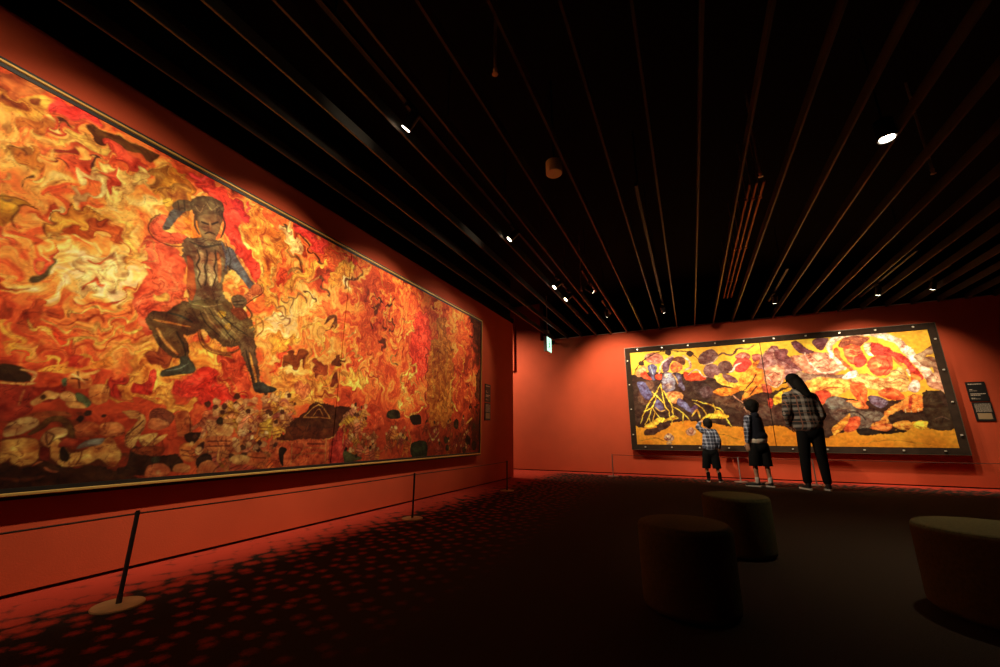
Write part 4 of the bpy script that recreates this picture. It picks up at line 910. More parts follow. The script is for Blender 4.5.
# ---------------------------------------------------------------- barrier
posts_L = [(-2.545, -1.07, None), (-2.545, 1.17, 'low dark barrier post with round sand base at the near end of the left wall'), (-2.53, 3.405, 'low dark barrier post in the middle of the left wall'), (-2.51, 5.60, 'low dark barrier post at the far end of the left wall')]
posts_R = [(-1.485, 8.42, 'pale barrier post left of the gold painting'), (.687, 8.42, 'pale barrier post between the two boys'), (1.758, 8.42, 'barrier post behind the legs of the adult'), (4.25, 8.42, None)]
HT = .415
def stanchion(x, y, label, light):
    t = thing('barrier_post', label, 'barrier post', (x, y, 0), 'low museum barrier posts')
    bm = bmesh.new(); rev(bm, [(0, 0), (.098, 0), (.1, .004), (.098, .010), (.02, .014), (0, .014)]); obj('base', bm, M_base if not light else M_postw, t, smooth=False)
    bm = bmesh.new(); rev(bm, [(0, .012), (.0115, .012), (.0115, .05), (.0095, .055), (.0095, HT-.012), (.011, HT-.012), (.011, HT), (0, HT)], n=16); obj('pole', bm, M_postw if light else M_post, t)
    bm = bmesh.new(); rev(bm, [(0, HT), (.008, HT), (.008, HT+.006), (0, HT+.006)], n=12); obj('cap', bm, M_metal, t)
def cord(p, q, label):
    bm = bmesh.new(); a = Vector((p[0], p[1], HT-.008)); b = Vector((q[0], q[1], HT-.008)); d = (b-a).normalized()*.0; N = 12; pts = []
    for i in range(N+1):
        s_ = i/N; v = a.lerp(b, s_); v.z -= .006*4*s_*(1-s_); pts.append(v)
    pts[0] += (b-a).normalized()*.0125; pts[-1] -= (b-a).normalized()*.0125
    for u, v in zip(pts, pts[1:]): tube(bm, u, v, .0042, 8)
    tag(obj('barrier_rope', bm, M_cord), label, 'cord', 'barrier cords strung between the posts')
for i, (x, y, lb) in enumerate(posts_L):
    if lb: stanchion(x, y, lb, False)
for i, (x, y, lb) in enumerate(posts_R):
    if lb: stanchion(x, y, lb, True)
cord(posts_L[0], posts_L[1], 'thin cord running out of frame from the nearest left wall post')
cord(posts_L[1], posts_L[2], 'thin cord between the near and middle posts along the left wall')
cord(posts_L[2], posts_L[3], 'thin cord between the middle and far posts along the left wall')
cord(posts_R[0], posts_R[1], 'thin cord behind the smaller boy, from the pale left post')
cord(posts_R[1], posts_R[2], 'thin cord between the older boy and the adult')
cord(posts_R[2], posts_R[3], 'thin cord right of the adult towards the caption boards')

# ---------------------------------------------------------------- ottomans
def ottoman(x, y, r, h, label, ry=1.0):
    t = thing('ottoman', label, 'ottoman', (x, y, 0), 'round upholstered drum ottomans')
    k = .028; pr_ = [(0, .012), (r-.02, .012), (r-.004, .02), (r, .04), (r, h-k)]
    for i in range(1, 7):
        a = PI/2*i/6; pr_.append((r-k+k*math.cos(a), h-k+k*math.sin(a)))
    pr_.append((r*.5, h+.004)); pr_.append((0, h+.006))
    bm = bmesh.new(); rev(bm, pr_, n=72); o = obj('cover', bm, M_otto, t, smooth=True); 
    bm = bmesh.new()
    for i in range(72):
        a, b = 2*PI*i/72, 2*PI*(i+1)/72
        tube(bm, ((r-.012)*math.cos(a), (r-.012)*math.sin(a), h-.009), ((r-.012)*math.cos(b), (r-.012)*math.sin(b), h-.009), .0045, 6)
    obj('piping', bm, M_otto, t, smooth=True)
    bm = bmesh.new(); rev(bm, [(0, 0), (r-.03, 0), (r-.03, .014), (0, .014)], n=48); obj('plinth', bm, M_metal, t)
ottoman(-.085, 2.31, .214, .378, 'dark round ottoman in the centre foreground, nearest to the viewer')
ottoman(.230, 3.47, .215, .378, 'dark round ottoman behind the nearest one, towards the visitors')
ottoman(1.235, 2.81, .288, .378, 'olive topped round ottoman under the downlight, cut by the right edge')

# ---------------------------------------------------------------- ceiling equipment
def spotlight(x, y, z, aim, label, lights, lit=True):
    """track spotlight: adapter, yoke, cylinder head, lens; lamps inside the head"""
    t = thing('track_spotlight', label, 'spotlight', (x, y, z), 'track spotlights between the ceiling fins')
    d = (Vector(aim) - Vector((x, y, z))).normalized()
    side = d.cross(Vector((0, 0, 1))).normalized()
    obj('adapter', B(-.014, .014, -.06, .06, .095, .1185), M_metal, t, bevel=.003)
    bm = bmesh.new(); tube(bm, (0, 0, .10), (0, 0, .07), .008)
    for sg in (-1, 1): tube(bm, (0, 0, .075), side*sg*.046 + Vector((0, 0, .06)), .005, 8); tube(bm, side*sg*.046 + Vector((0, 0, .06)), side*sg*.046, .005, 8)
    obj('yoke', bm, M_metal, t)
    bm = bmesh.new(); R = .038
    rev(bm, [(0, -.085), (.026, -.085), (.034, -.078), (R, -.06), (R, .055), (R-.004, .055), (R-.006, .035), (0, .03)], (0, 0, 0), 28, d); hd = obj('lamp_head', bm, M_metal, t, smooth=False)
    bm = bmesh.new(); rev(bm, [(0, .052), (R-.005, .052), (R-.006, .060), (0, .062)], (0, 0, 0), 24, d); obj('lens', bm, M_lens if lit else M_metal, hd)
    for (am, pw, sz, bl) in lights:
        spot('lamp_light', Vector((x, y, z)) + d*.075, am, pw, sz, bl, parent=t)
    return t
def track(x, y0, y1, label):
    bm = B(x-.016, x+.016, y0, y1, HC+.115, HC+.145)
    box(bm, x-.004, x+.004, y0, y1, HC+.145, HC+.152)
    for yy in np.arange(y0+.3, y1, 1.2): tube(bm, (x, yy, HC+.15), (x, yy, 3.99), .006, 8)
    tag(obj('lighting_track', bm, M_metal), label, 'lighting track', 'black lighting tracks above the fins')
XT = -1.63
track(XT, -1.5, 7.6, 'black lighting track running along the left painting above the fins')
track(-.245, 3.6, 7.6, 'black lighting track between fins right of centre')
track(1.50, 6.6, 8.2, 'black lighting track above the adult visitor')
track(2.90, 6.6, 8.6, 'black lighting track over the right part of the gold painting')
zl = HC - .005
LY = [-.9, .35, 1.92, 3.81, 5.51, 6.13]
nm = ['behind the viewer, first', 'nearest the left edge', 'brightest one at the upper left', 'second in the row', 'third, in mid row', 'fourth in the row', 'last before the passage']
for i, y in enumerate(LY):
    L = []
    yy = [0.1, .9, 2.0, 3.4, 4.7, 5.4][i]
    pw = [1.0, 1.3, 1.75, 1.65, .85, .5][i]*PAINT_POWER_L
    L = [((XLC, yy, 1.85), 84*pw, 74, .6), ((XLC, yy, .95), 38*pw, 40, .8)]
    if i in (2, 3): L.append(((-2.11, y-.1, 3.06), 3.0, 70, .9))  # extra weak beam added to throw stray glow onto the neighbouring fins
    spotlight(XT, y, zl, (XLC, yy, 1.5), ['black track spotlight at the near end of the left row, beyond the frame', 'black track spotlight above the left edge of the picture', 'brightly lit spotlight hanging high at the upper left among the fins', 'small bright spotlight in the middle of the left row of fins', 'spotlight second from the end of the left row', 'last spotlight of the left row, nearest the far wall'][i], L)
RS = [(-1.22, 7.35, [(-1.35, 1.9, 330, 80), (.2, 1.3, 110, 60)], 'spotlight above the left end of the gold painting'),
      (-.245, 7.5, [(.1, 1.8, 130, 86), (1.7, 1.4, 120, 58)], 'black spotlight near the wall top right of centre, above the boys'),
      (1.50, 7.7, [(1.5, 1.8, 115, 86), (2.9, 1.4, 120, 60)], 'black spotlight at the wall top above the adult'),
      (2.90, 7.9, [(2.9, 1.8, 105, 90), (3.3, 1.1, 110, 60)], 'black spotlight at the wall top above the red figure'),
      (3.55, 7.92, [(3.55, 1.7, 90, 84), (2.2, 1.5, 90, 56)], 'rightmost spotlight near the far wall top')]
for x, y, ls, lb in RS:
    spotlight(x, y, zl, (ls[0][0], YRC, 1.6), lb, [((ax, YRC, az), pw*PAINT_POWER_R, sz, .8) for ax, az, pw, sz in ls])
spotlight(-1.22, 5.92, zl, (1.3, 8.9, 1.3), 'spotlight over the middle of the room aimed across at the visitors', [((1.2, 8.9, 1.2), 400, 62, .9)])
track(-1.22, 5.4, 6.4, 'short black track over the middle of the room')
track(-1.22, 6.9, 7.8, 'short black track over the left end of the gold painting')
track(3.55, 7.4, 8.5, 'short black track near the right end of the gold painting')
# downlight and its beam on the right ottoman
def downlight(x, y, label, power):
    t = thing('ceiling_downlight', label, 'downlight', (x, y, HC), 'black cylinder downlights')
    bm = bmesh.new(); rev(bm, [(0, .16), (.062, .16), (.062, 0), (.056, 0), (.054, .012), (0, .012)], n=32); hd = obj('housing', bm, M_metal, t)
    bm = bmesh.new(); rev(bm, [(0, .002), (.046, .002), (.046, .011), (0, .011)], n=32); obj('lens', bm, M_lens, hd)
    bm = bmesh.new(); tube(bm, (0, 0, .16), (0, 0, .98), .008); obj('stem', bm, M_metal, t)
    spot('downlight_beam', (x, y, HC-.002), (x, y, 0), power, 84, 1.0, (1, .80, .50), .05, t)
downlight(1.60, 3.62, 'round lit downlight glowing among the fins at the right', 150)
# orange-lit drum shaped speaker, sprinklers, pipes
t = thing('ceiling_speaker', 'small pale drum shaped speaker hanging in the dark middle of the ceiling', 'speaker', (-.853, 2.916, HC-.02))
bm = bmesh.new(); rev(bm, [(0, 0), (.064, 0), (.070, .006), (.070, .115), (.064, .12), (0, .12)], n=36); obj('drum', bm, M_white, t, smooth=False)
bm = bmesh.new(); tube(bm, (0, 0, .12), (0, 0, 1.0), .009); obj('stem', bm, M_metal, t)
for x, y, lb in ((-.899, 1.831, 'small metal sprinkler head near the top centre of the ceiling'), (.787, 3.755, 'small metal sprinkler head beside the orange pipes'), (2.149, 4.343, 'small metal sprinkler head right of the downlight'), (-1.36, 5.95, 'small metal sprinkler head over the left half, far back')):
    t = thing('sprinkler', lb, 'sprinkler', (x, y, HC), 'ceiling sprinkler heads')
    bm = bmesh.new(); rev(bm, [(0, .05), (.014, .05), (.014, .03), (.008, .024), (.008, .012), (0, .012)], n=16); tube(bm, (0, 0, .05), (0, 0, .98), .01, 10); obj('pipe', bm, M_clip, t)
    bm = bmesh.new(); rev(bm, [(0, .012), (.018, .008), (.02, .004), (0, 0)], n=16)
    for s_ in (-1, 1): tube(bm, (s_*.012, 0, .03), (s_*.004, 0, .008), .002, 6)
    obj('deflector', bm, M_clip, t)
for x, lb in ((.80, 'leftmost of the three orange pipes above the fins'), (.86, 'middle one of the three orange pipes above the fins'), (.925, 'rightmost of the three orange pipes above the fins')):
    bm = bmesh.new(); tube(bm, (x, 4.3, 3.28), (x, 8.15, 3.28), .012, 12)
    for yy in (4.6, 5.9, 7.2, 8.0): box(bm, x-.018, x+.018, yy, yy+.02, 3.262, 3.30); tube(bm, (x, yy+.01, 3.3), (x, yy+.01, 3.99), .003, 6)
    tag(obj('ceiling_pipe', bm, M_pipe), lb, 'pipe', 'orange pipes above the fins')
# hanging emergency exit lamp
M_green = mat('lit_green_white_panel', (.6, .9, .7), .4, emit=(.55, 1, .72, 1.6))
M_dgreen = mat('green_pictogram', (.02, .35, .12), .4, emit=(.05, .6, .2, .5))
t = thing('exit_sign', 'green and white lit exit sign hanging from a rod at the passage corner', 'exit sign', (-2.80, 8.55, 2.62))
obj('housing', B(-.036, .036, -.17, .17, 0, .36), M_white, t, bevel=.004)
f_ = obj('lit_panel', B(.036, .041, -.155, .155, .02, .34), M_green, t)
bm = bmesh.new(); xx = (.0412, .0425)                        # running figure through a doorway
for a in ((-.11, -.10, .06, .30), (.04, .05, .06, .30), (-.11, .05, .29, .30)): box(bm, *xx, *a)
rev(bm, [(0, 0), (.02, 0), (.02, .0013), (0, .0013)], (.0412, -.02, .25), 14, (1, 0, 0))
for p, q in (((-.02, .225), (-.005, .16)), ((-.02, .215), (-.06, .19)), ((-.02, .215), (.02, .185)), ((-.005, .16), (.03, .12)), ((.03, .12), (.025, .075)), ((-.005, .16), (-.03, .12)), ((-.03, .12), (-.065, .10))):
    tube(bm, (.0418, *p), (.0418, *q), .008, 6)
obj('pictogram', bm, M_dgreen, f_)
bm = bmesh.new(); tube(bm, (0, 0, .36), (0, 0, .47), .006); obj('rod', bm, M_clip, t)
bm = bmesh.new(); rev(bm, [(0, .47), (.04, .455), (.05, .49), (.05, .52), (0, .52)], n=20); tube(bm, (0, 0, .5), (0, 0, 1.37), .008); obj('mount', bm, M_white, t)
# dome camera next to it
t = thing('security_camera', 'black dome camera at the corner of the far wall by the exit sign', 'camera', (-2.78, 8.88, 2.86))
bm = bmesh.new(); rev(bm, [(0, 0), (.025, .006), (.045, .03), (.05, .06), (.05, .10), (0, .10)], n=28); obj('dome', bm, M_metal, t, smooth=True)
obj('bracket', B(-.02, .02, 0, .168, .06, .09), M_metal, t)

# passage light
spotlight(-4.7, 7.6, 3.3, (-4.3, YW, 1.2), 'spotlight in the side passage behind the left wall', [((-4.0, YW, 1.4), 340, 110, .9)])
bm = B(-4.72, -4.68, 7.0, 8.2, 3.43, 3.46); tube(bm, (-4.7, 7.3, 3.45), (-4.7, 7.3, 4.0), .006); tube(bm, (-4.7, 7.9, 3.45), (-4.7, 7.9, 4.0), .006)
tag(obj('lighting_track', bm, M_metal), 'short lighting track inside the side passage', 'lighting track', 'black lighting tracks above the fins')

# ---------------------------------------------------------------- people
def capsule(bm, p0, r0, p1, r1, n=16):
    """closed tapered capsule; r may be (rx, ry) half-widths in the plane across the limb (x, y like)"""
    p0, p1 = Vector(p0), Vector(p1); ax = (p1-p0); L = ax.length; ax.normalize()
    up = Vector((1, 0, 0)) if abs(ax.x) < .8 else Vector((0, 1, 0))
    ux = (up - ax*up.dot(ax)).normalized(); uy = ax.cross(ux)
    g = lambda r: r if isinstance(r, tuple) else (r, r)
    (a0, b0), (a1, b1) = g(r0), g(r1); m0, m1 = min(a0, b0), min(a1, b1); rings = []
    st = [(-math.cos(PI/2*i/5), math.sin(PI/2*i/5), 0) for i in range(0, 6)] + [(0, 1, t/3) for t in (1, 2)] + [(math.sin(PI/2*i/5), math.cos(PI/2*i/5), 1) for i in range(0, 6)]
    for o, s_, t in st:
        a = a0+(a1-a0)*t; b = b0+(b1-b0)*t; m = m0+(m1-m0)*t
        c = p0 + ax*(L*t + o*m)
        if s_ < 1e-4: rings.append([bm.verts.new(c)])
        else: rings.append([bm.verts.new(c + ux*a*s_*math.cos(2*PI*i/n) + uy*b*s_*math.sin(2*PI*i/n)) for i in range(n)])
    for A, C in zip(rings, rings[1:]):
        for i in range(n):
            j = (i+1) % n
            if len(A) == 1: bm.faces.new((A[0], C[j], C[i]))
            elif len(C) == 1: bm.faces.new((A[i], A[j], C[0]))
            else: bm.faces.new((A[i], A[j], C[j], C[i]))
def ball(bm, c, r, R=None):
    g = bmesh.ops.create_uvsphere(bm, u_segments=20, v_segments=14, radius=1)
    rr = r if isinstance(r, tuple) else (r, r, r)
    for v in g['verts']:
        p = Vector((v.co.x*rr[0], v.co.y*rr[1], v.co.z*rr[2])); v.co = (R @ p if R else p) + Vector(c)
def fuse(name, bm, m, parent, vox=.008, sm=4, cut=None):
    # cut: height of a clean hem; the garment is left open below it
    """melt closed shapes into one continuous skin"""
    bmesh.ops.recalc_face_normals(bm, faces=bm.faces)
    me = bpy.data.meshes.new(name+'_raw'); bm.to_mesh(me); bm.free(); o = bpy.data.objects.new(name+'_raw', me); COL.objects.link(o)
    r = o.modifiers.new('r', 'REMESH'); r.mode = 'VOXEL'; r.voxel_size = vox
    s_ = o.modifiers.new('s', 'SMOOTH'); s_.factor = .5; s_.iterations = sm
    bpy.context.view_layer.update(); dg = bpy.context.evaluated_depsgraph_get()
    out = bpy.data.meshes.new_from_object(o.evaluated_get(dg)); out.name = name
    bpy.data.objects.remove(o); bpy.data.meshes.remove(me)
    if cut is not None:
        b2 = bmesh.new(); b2.from_mesh(out); bmesh.ops.bisect_plane(b2, geom=b2.verts[:]+b2.edges[:]+b2.faces[:], plane_co=(0, 0, cut), plane_no=(0, 0, 1), clear_inner=True)
        b2.to_mesh(out); b2.free()
    return obj(name, out, m, parent, smooth=True)
def plaid(name, base, c1, c2, s=.11, w1=.32):
    m = bpy.data.materials.new(name); m.use_nodes = True; n = m.node_tree.nodes; l = m.node_tree.links; b = n['Principled BSDF']; b.inputs['Roughness'].default_value = .85
    tc = n.new('ShaderNodeTexCoord'); mp = n.new('ShaderNodeMapping'); mp.inputs['Scale'].default_value = (1/s, 1/s, 1/s); l.new(tc.outputs['Object'], mp.inputs[0])
    sx = n.new('ShaderNodeSeparateXYZ'); l.new(mp.outputs[0], sx.inputs[0])
    def mm(op, a, c=None):
        k = n.new('ShaderNodeMath'); k.operation = op
        for i, v in enumerate((a, c)):
            if v is None: continue
            if isinstance(v, (int, float)): k.inputs[i].default_value = v
            else: l.new(v, k.inputs[i])
        return k.outputs[0]
    hx = mm('ADD', sx.outputs['X'], mm('MULTIPLY', sx.outputs['Y'], .8))
    bandx = mm('LESS_THAN', mm('FRACT', hx), w1); bandz = mm('LESS_THAN', mm('FRACT', sx.outputs['Z']), w1)
    thinx = mm('LESS_THAN', mm('FRACT', mm('ADD', hx, .35)), .07); thinz = mm('LESS_THAN', mm('FRACT', mm('ADD', sx.outputs['Z'], .35)), .07)
    f = mm('MULTIPLY', mm('ADD', bandx, bandz), .5); g = mm('MAXIMUM', thinx, thinz)
    mx = n.new('ShaderNodeMix'); mx.data_type = 'RGBA'; l.new(f, mx.inputs[0]); mx.inputs[6].default_value = (*base, 1); mx.inputs[7].default_value = (*c1, 1)
    m2 = n.new('ShaderNodeMix'); m2.data_type = 'RGBA'; l.new(g, m2.inputs[0]); l.new(mx.outputs[2], m2.inputs[6]); m2.inputs[7].default_value = (*c2, 1)
    l.new(m2.outputs[2], b.inputs['Base Color']); return m
M_skin = mat('skin', (.55, .30, .19), .5, noise=.05)
M_hair = mat('black_hair', (.005, .004, .003), .75, bump=.5, bscale=150, spec=.2)
M_plaid_a = plaid('black_white_plaid', (.02, .018, .018), (.44, .39, .34), (.24, .10, .06), .13)
M_plaid_b = plaid('blue_white_plaid', (.015, .018, .035), (.42, .47, .62), (.1, .12, .2), .06)
M_plaid_c = plaid('navy_plaid', (.010, .011, .018), (.10, .12, .18), (.05, .06, .1), .07)
M_blackc = mat('black_cotton', (.007, .007, .0075), .9, noise=.2, spec=.15)
M_navy = mat('navy_cotton', (.010, .011, .018), .9, spec=.15)
M_tee = mat('cream_cotton', (.62, .55, .45), .85)
M_shoe = mat('black_canvas_shoe', (.015, .014, .014), .6)
M_sole = mat('white_rubber', (.7, .66, .6), .6)
M_eye = mat('eye_white', (.7, .68, .64), .3); M_lip = mat('lip', (.35, .12, .09), .5)
def face_parts(bm, c, R, s):
    """nose, brow, jaw, ears added to the head shape; face looks along local +Y"""
    P = lambda x, y, z: Vector(c) + R @ Vector((x*s, y*s, z*s))
    ball(bm, P(0, 0, .01), (.074*s, .092*s, .10*s), R)            # cranium
    ball(bm, P(0, .028, -.045), (.052*s, .062*s, .065*s), R)      # jaw
    capsule(bm, P(0, .088, .012), .009*s, P(0, .104, -.022), .013*s)
    capsule(bm, P(-.035, .078, .026), .010*s, P(.035, .078, .026), .010*s)
    capsule(bm, P(-.018, .082, -.052), .008*s, P(.018, .082, -.052), .008*s)
    for e in (-1, 1): ball(bm, P(e*.076, -.005, -.01), (.010*s, .018*s, .030*s), R)
def eyes(par, c, R, s):
    P = lambda x, y, z: Vector(c) + R @ Vector((x*s, y*s, z*s))
    for e in (-1, 1):
        bm = bmesh.new(); ball(bm, P(e*.030, .079, .008), (.012*s, .010*s, .007*s), R); obj('eye', bm, M_eye, par, smooth=True)
    bm = bmesh.new(); ball(bm, P(0, .088, -.050), (.020*s, .006*s, .006*s), R); obj('mouth', bm, M_lip, par, smooth=True)
def hand(bm, wr, d, palm, s=1.0, curl=.5):
    """wr wrist, d pointing dir, palm normal; five fingers"""
    wr = Vector(wr); d = Vector(d).normalized(); pn = Vector(palm); pn = (pn - d*pn.dot(d)).normalized(); sd = d.cross(pn)
    capsule(bm, wr, .018*s, wr + d*.03*s, .022*s)
    for k_ in (-1.2, 0, 1.2): capsule(bm, wr + d*.02*s + sd*k_*.012*s, .014*s, wr + d*.075*s + sd*k_*.018*s, .0125*s)
    for i, ln in enumerate((.068, .076, .070, .055)):
        o = wr + d*.08*s + sd*(i-1.5)*.0205*s; d1 = (d + pn*curl*.4).normalized(); k1 = o + d1*ln*.5*s; d2 = (d + pn*curl*1.3).normalized()
        capsule(bm, o, .0088*s, k1, .0084*s); capsule(bm, k1, .0084*s, k1 + d2*ln*.5*s, .0072*s)
    th = wr + d*.025*s - sd*.026*s; t1 = th + (d*.6 - sd*.7 + pn*.3).normalized()*.036*s
    capsule(bm, th, .0115*s, t1, .0105*s); capsule(bm, t1, .0105*s, t1 + (d*.95 - sd*.2 + pn*.4).normalized()*.03*s, .0088*s)
def shoe(par, heel, d, s=1.0):
    d = Vector(d).normalized(); sd = Vector((d.y, -d.x, 0)); h = Vector((heel[0], heel[1], 0)); L = .25*s
    P = lambda a, b, z: h + d*a*s + sd*b*s + Vector((0, 0, z*s))
    bm = bmesh.new(); 
    capsule(bm, P(.02, 0, .05), (.036*s, .036*s), P(.02, 0, .085), (.034*s, .036*s))
    capsule(bm, P(.02, 0, .045), .036*s, P(.10, 0, .042), .038*s); capsule(bm, P(.10, 0, .045), .036*s, P(.19, 0, .036), .030*s)
    ball(bm, P(.19, 0, .032), (.042*s, .042*s, .026*s))
    u = fuse('shoe', bm, M_shoe, par, .006, 3)
    bm = bmesh.new(); n = 28; top = []; bot = []
    for i in range(n):
        a = 2*PI*i/n; x = .095 + .135*math.cos(a); y = (.043 + .006*math.cos(a-.3))*math.sin(a)
        y *= 1 if abs(math.cos(a)) < .98 else .9
        top.append(bm.verts.new(P(x, y, .024))); bot.append(bm.verts.new(P(x*.99+.001, y*.95, .0)))
    bm.faces.new(top); bm.faces.new(bot[::-1])
    for i in range(n): bm.faces.new((top[i], top[(i+1) % n], bot[(i+1) % n], bot[i]))
    obj('sole', bm, M_sole, u, smooth=False)
    bm = bmesh.new()
    for k_ in range(4): tube(bm, P(.095+.018*k_, -.020, .079-.006*k_), P(.095+.018*k_, .020, .079-.006*k_), .003*s, 6)
    obj('laces', bm, M_sole, u)
def rotm(yaw, pitch=0, roll=0):
    return Matrix.Rotation(yaw, 3, 'Z') @ Matrix.Rotation(pitch, 3, 'X') @ Matrix.Rotation(roll, 3, 'Y')
def person(label, base, J, sk, hd, hs, hands):
    """J joints relative to base, sk limb radii; returns empty and continuous body"""
    t = thing('person', label, 'person', base, 'museum visitors')
    bm = bmesh.new(); R = hd[1]; face_parts(bm, hd[0], R, hs)
    capsule(bm, J['neck'], .050*hs*sk, Vector(hd[0]) + Vector((0, 0, -.06*hs)), .046*hs*sk)
    capsule(bm, J['chest'], (.135*sk, .09*sk), J['waist'], (.115*sk, .08*sk)); capsule(bm, J['waist'], (.115*sk, .08*sk), J['pelvis'], (.145*sk, .095*sk))
    for a in 'LR':
        capsule(bm, J['neck'], .045*sk, J['sh'+a], .052*sk); capsule(bm, J['sh'+a], .052*sk, J['el'+a], .036*sk); capsule(bm, J['el'+a], .038*sk, J['wr'+a], .024*sk)
        capsule(bm, J['hip'+a], .082*sk, J['kn'+a], .052*sk); capsule(bm, J['kn'+a], .052*sk, J['an'+a], .033*sk)
        capsule(bm, Vector(J['kn'+a]).lerp(Vector(J['an'+a]), .25) + Vector((0, -.012*sk, 0)), .050*sk, Vector(J['kn'+a]).lerp(Vector(J['an'+a]), .55), .036*sk)
        an = Vector(J['an'+a]); capsule(bm, an, .032*sk, (an.x + J['ft'][0]*.09*sk, an.y + J['ft'][1]*.09*sk, .045), .026*sk)
        hand(bm, J['wr'+a], hands[a][0], hands[a][1], hs*.92, hands[a][2])
    body = fuse('body', bm, M_skin, t, .0065, 3)
    eyes(body, hd[0], R, hs)
    return t, body

# --- adult: back to us, head turned left, hands at the pockets
b0 = (1.61, 7.72, 0)
def rel(p): return (p[0]-b0[0], p[1]-b0[1], p[2])
J = {k_: rel(v) for k_, v in dict(neck=(1.59, 7.72, 1.47), chest=(1.60, 7.72, 1.30), waist=(1.61, 7.72, 1.08), pelvis=(1.645, 7.71, .92),
    shL=(1.435, 7.71, 1.39), elL=(1.385, 7.66, 1.12), wrL=(1.42, 7.80, .95), shR=(1.755, 7.72, 1.37), elR=(1.825, 7.71, 1.10), wrR=(1.77, 7.84, .93),
    hipL=(1.565, 7.71, .87), knL=(1.525, 7.72, .47), anL=(1.50, 7.70, .09), hipR=(1.725, 7.71, .87), knR=(1.735, 7.73, .47), anR=(1.745, 7.71, .09)).items()}
J['ft'] = (-.35, .93)
Rh = rotm(.62, -.22, -.12); hc = rel((1.555, 7.75, 1.625))
t, body = person('adult seen from behind in dark cap, plaid overshirt and black trousers', b0, J, 1.0, (hc, Rh), 1.0,
    {'L': ((.25, .55, -.8), (.9, 0, 0), .5), 'R': ((-.3, .5, -.8), (-.9, 0, 0), .5)})
g = lambda k_: Vector(J[k_])
bm = bmesh.new()                                              # overshirt
capsule(bm, g('chest') + Vector((.01, 0, .05)), (.185, .125), g('waist') + Vector((0, 0, 0)), (.185, .135)); capsule(bm, g('waist'), (.185, .135), g('pelvis') + Vector((-.005, 0, .03)), (.20, .145))
for a in 'LR':
    capsule(bm, g('neck') + Vector((0, 0, -.03)), .062, g('sh'+a), .075); capsule(bm, g('sh'+a), .075, g('el'+a), .066); capsule(bm, g('el'+a), .066, g('wr'+a).lerp(g('el'+a), .12), .050)
capsule(bm, g('neck') + Vector((-.05, .0, .0)), .05, g('neck') + Vector((.05, 0, 0)), .05)
fuse('overshirt', bm, M_plaid_a, t, .009, 6)
bm = bmesh.new()                                              # trousers
capsule(bm, g('pelvis') + Vector((-.045, 0, .0)), (.135, .115), g('pelvis') + Vector((.03, 0, -.07)), (.14, .118))
for a in 'LR':
    capsule(bm, g('hip'+a), .098, g('kn'+a), .072); capsule(bm, g('kn'+a), .072, g('an'+a) + Vector((0, 0, .04)), .056)
fuse('trousers', bm, M_blackc, t, .009, 5)
bm = bmesh.new()                                              # long hair down the back
P = lambda x, y, z: Vector(hc) + Rh @ Vector((x, y, z))
ball(bm, P(0, -.022, .018), (.088, .095, .104), Rh)
pts = [P(.02, -.075, .0), P(.05, -.115, -.10), P(.06, -.10, -.16)]
pts = [P(.0, -.07, -.01), Vector(hc) + Vector((.075, -.13, -.12)), Vector(hc) + Vector((.13, -.15, -.225))]
capsule(bm, pts[0], (.075, .06), pts[1], (.075, .045)); capsule(bm, pts[1], (.075, .045), pts[2], (.05, .035))
for e in (-1, 1): capsule(bm, P(e*.075, .0, .0), .02, P(e*.075, -.03, -.11), .022)
fuse('hair', bm, M_hair, t, .007, 3)
bm = bmesh.new(); rev(bm, [(0, .145), (.035, .142), (.07, .122), (.092, .085), (.099, .045), (.099, .035), (.093, .035), (.0, .05)], n=36)
for v in bm.verts: v.co = Vector((v.co.x*.93, v.co.y*1.04 - .005, v.co.z))
g0 = bmesh.ops.create_uvsphere(bm, u_segments=20, v_segments=8, radius=1)
for v in g0['verts']: v.co = Vector((v.co.x*.068, v.co.y*.055 + .125, v.co.z*.008 + .042 + .0))
for v in bm.verts: v.co = Vector(hc) + Rh @ (v.co + Vector((0, -.006, -.012)))
obj('cap', bm, M_blackc, t, smooth=True)
for a in 'LR':
    an = g('an'+a); d = Vector((-.35, .93, 0)) if a == 'L' else Vector((-.05, 1, 0)); shoe(t, (an.x-d.x*.03, an.y-d.y*.03), d, 1.04)

# --- older boy: dark jacket, shorts, facing left along the painting
b0 = (.93, 7.82, 0)
J = {k_: rel(v) for k_, v in dict(neck=(.935, 7.82, 1.12), chest=(.935, 7.82, 1.0), waist=(.935, 7.82, .82), pelvis=(.95, 7.82, .66),
    shL=(.855, 7.75, 1.06), elL=(.815, 7.72, .86), wrL=(.80, 7.74, .67), shR=(1.015, 7.88, 1.05), elR=(1.045, 7.90, .84), wrR=(1.01, 7.95, .67),
    hipL=(.90, 7.80, .62), knL=(.865, 7.80, .34), anL=(.87, 7.80, .07), hipR=(1.02, 7.84, .62), knR=(1.03, 7.84, .34), anR=(1.05, 7.84, .07)).items()}
J['ft'] = (-.9, .35)
Rh = rotm(1.05, .05); hc = rel((.925, 7.83, 1.245))
t, body = person('middle sized boy with dark hair, navy jacket, black shorts and sneakers', b0, J, .74, (hc, Rh), .95,
    {'L': ((-.05, .1, -1), (.5, 1, 0), .4), 'R': ((-.1, .1, -1), (-.5, -1, 0), .4)})
bm = bmesh.new()
capsule(bm, g('chest') + Vector((0, 0, .02)), (.125, .10), g('waist'), (.135, .11)); capsule(bm, g('waist'), (.135, .11), g('pelvis') + Vector((.005, 0, .10)), (.155, .12))
for a in 'LR':
    capsule(bm, g('neck') + Vector((0, 0, -.03)), .048, g('sh'+a), .055)
    if a == 'R': capsule(bm, g('shR'), .055, g('elR'), .050); capsule(bm, g('elR'), .050, g('wrR').lerp(g('elR'), .12), .040)
capsule(bm, g('neck'), .045, g('neck') + Vector((.04, -.05, -.01)), .05)
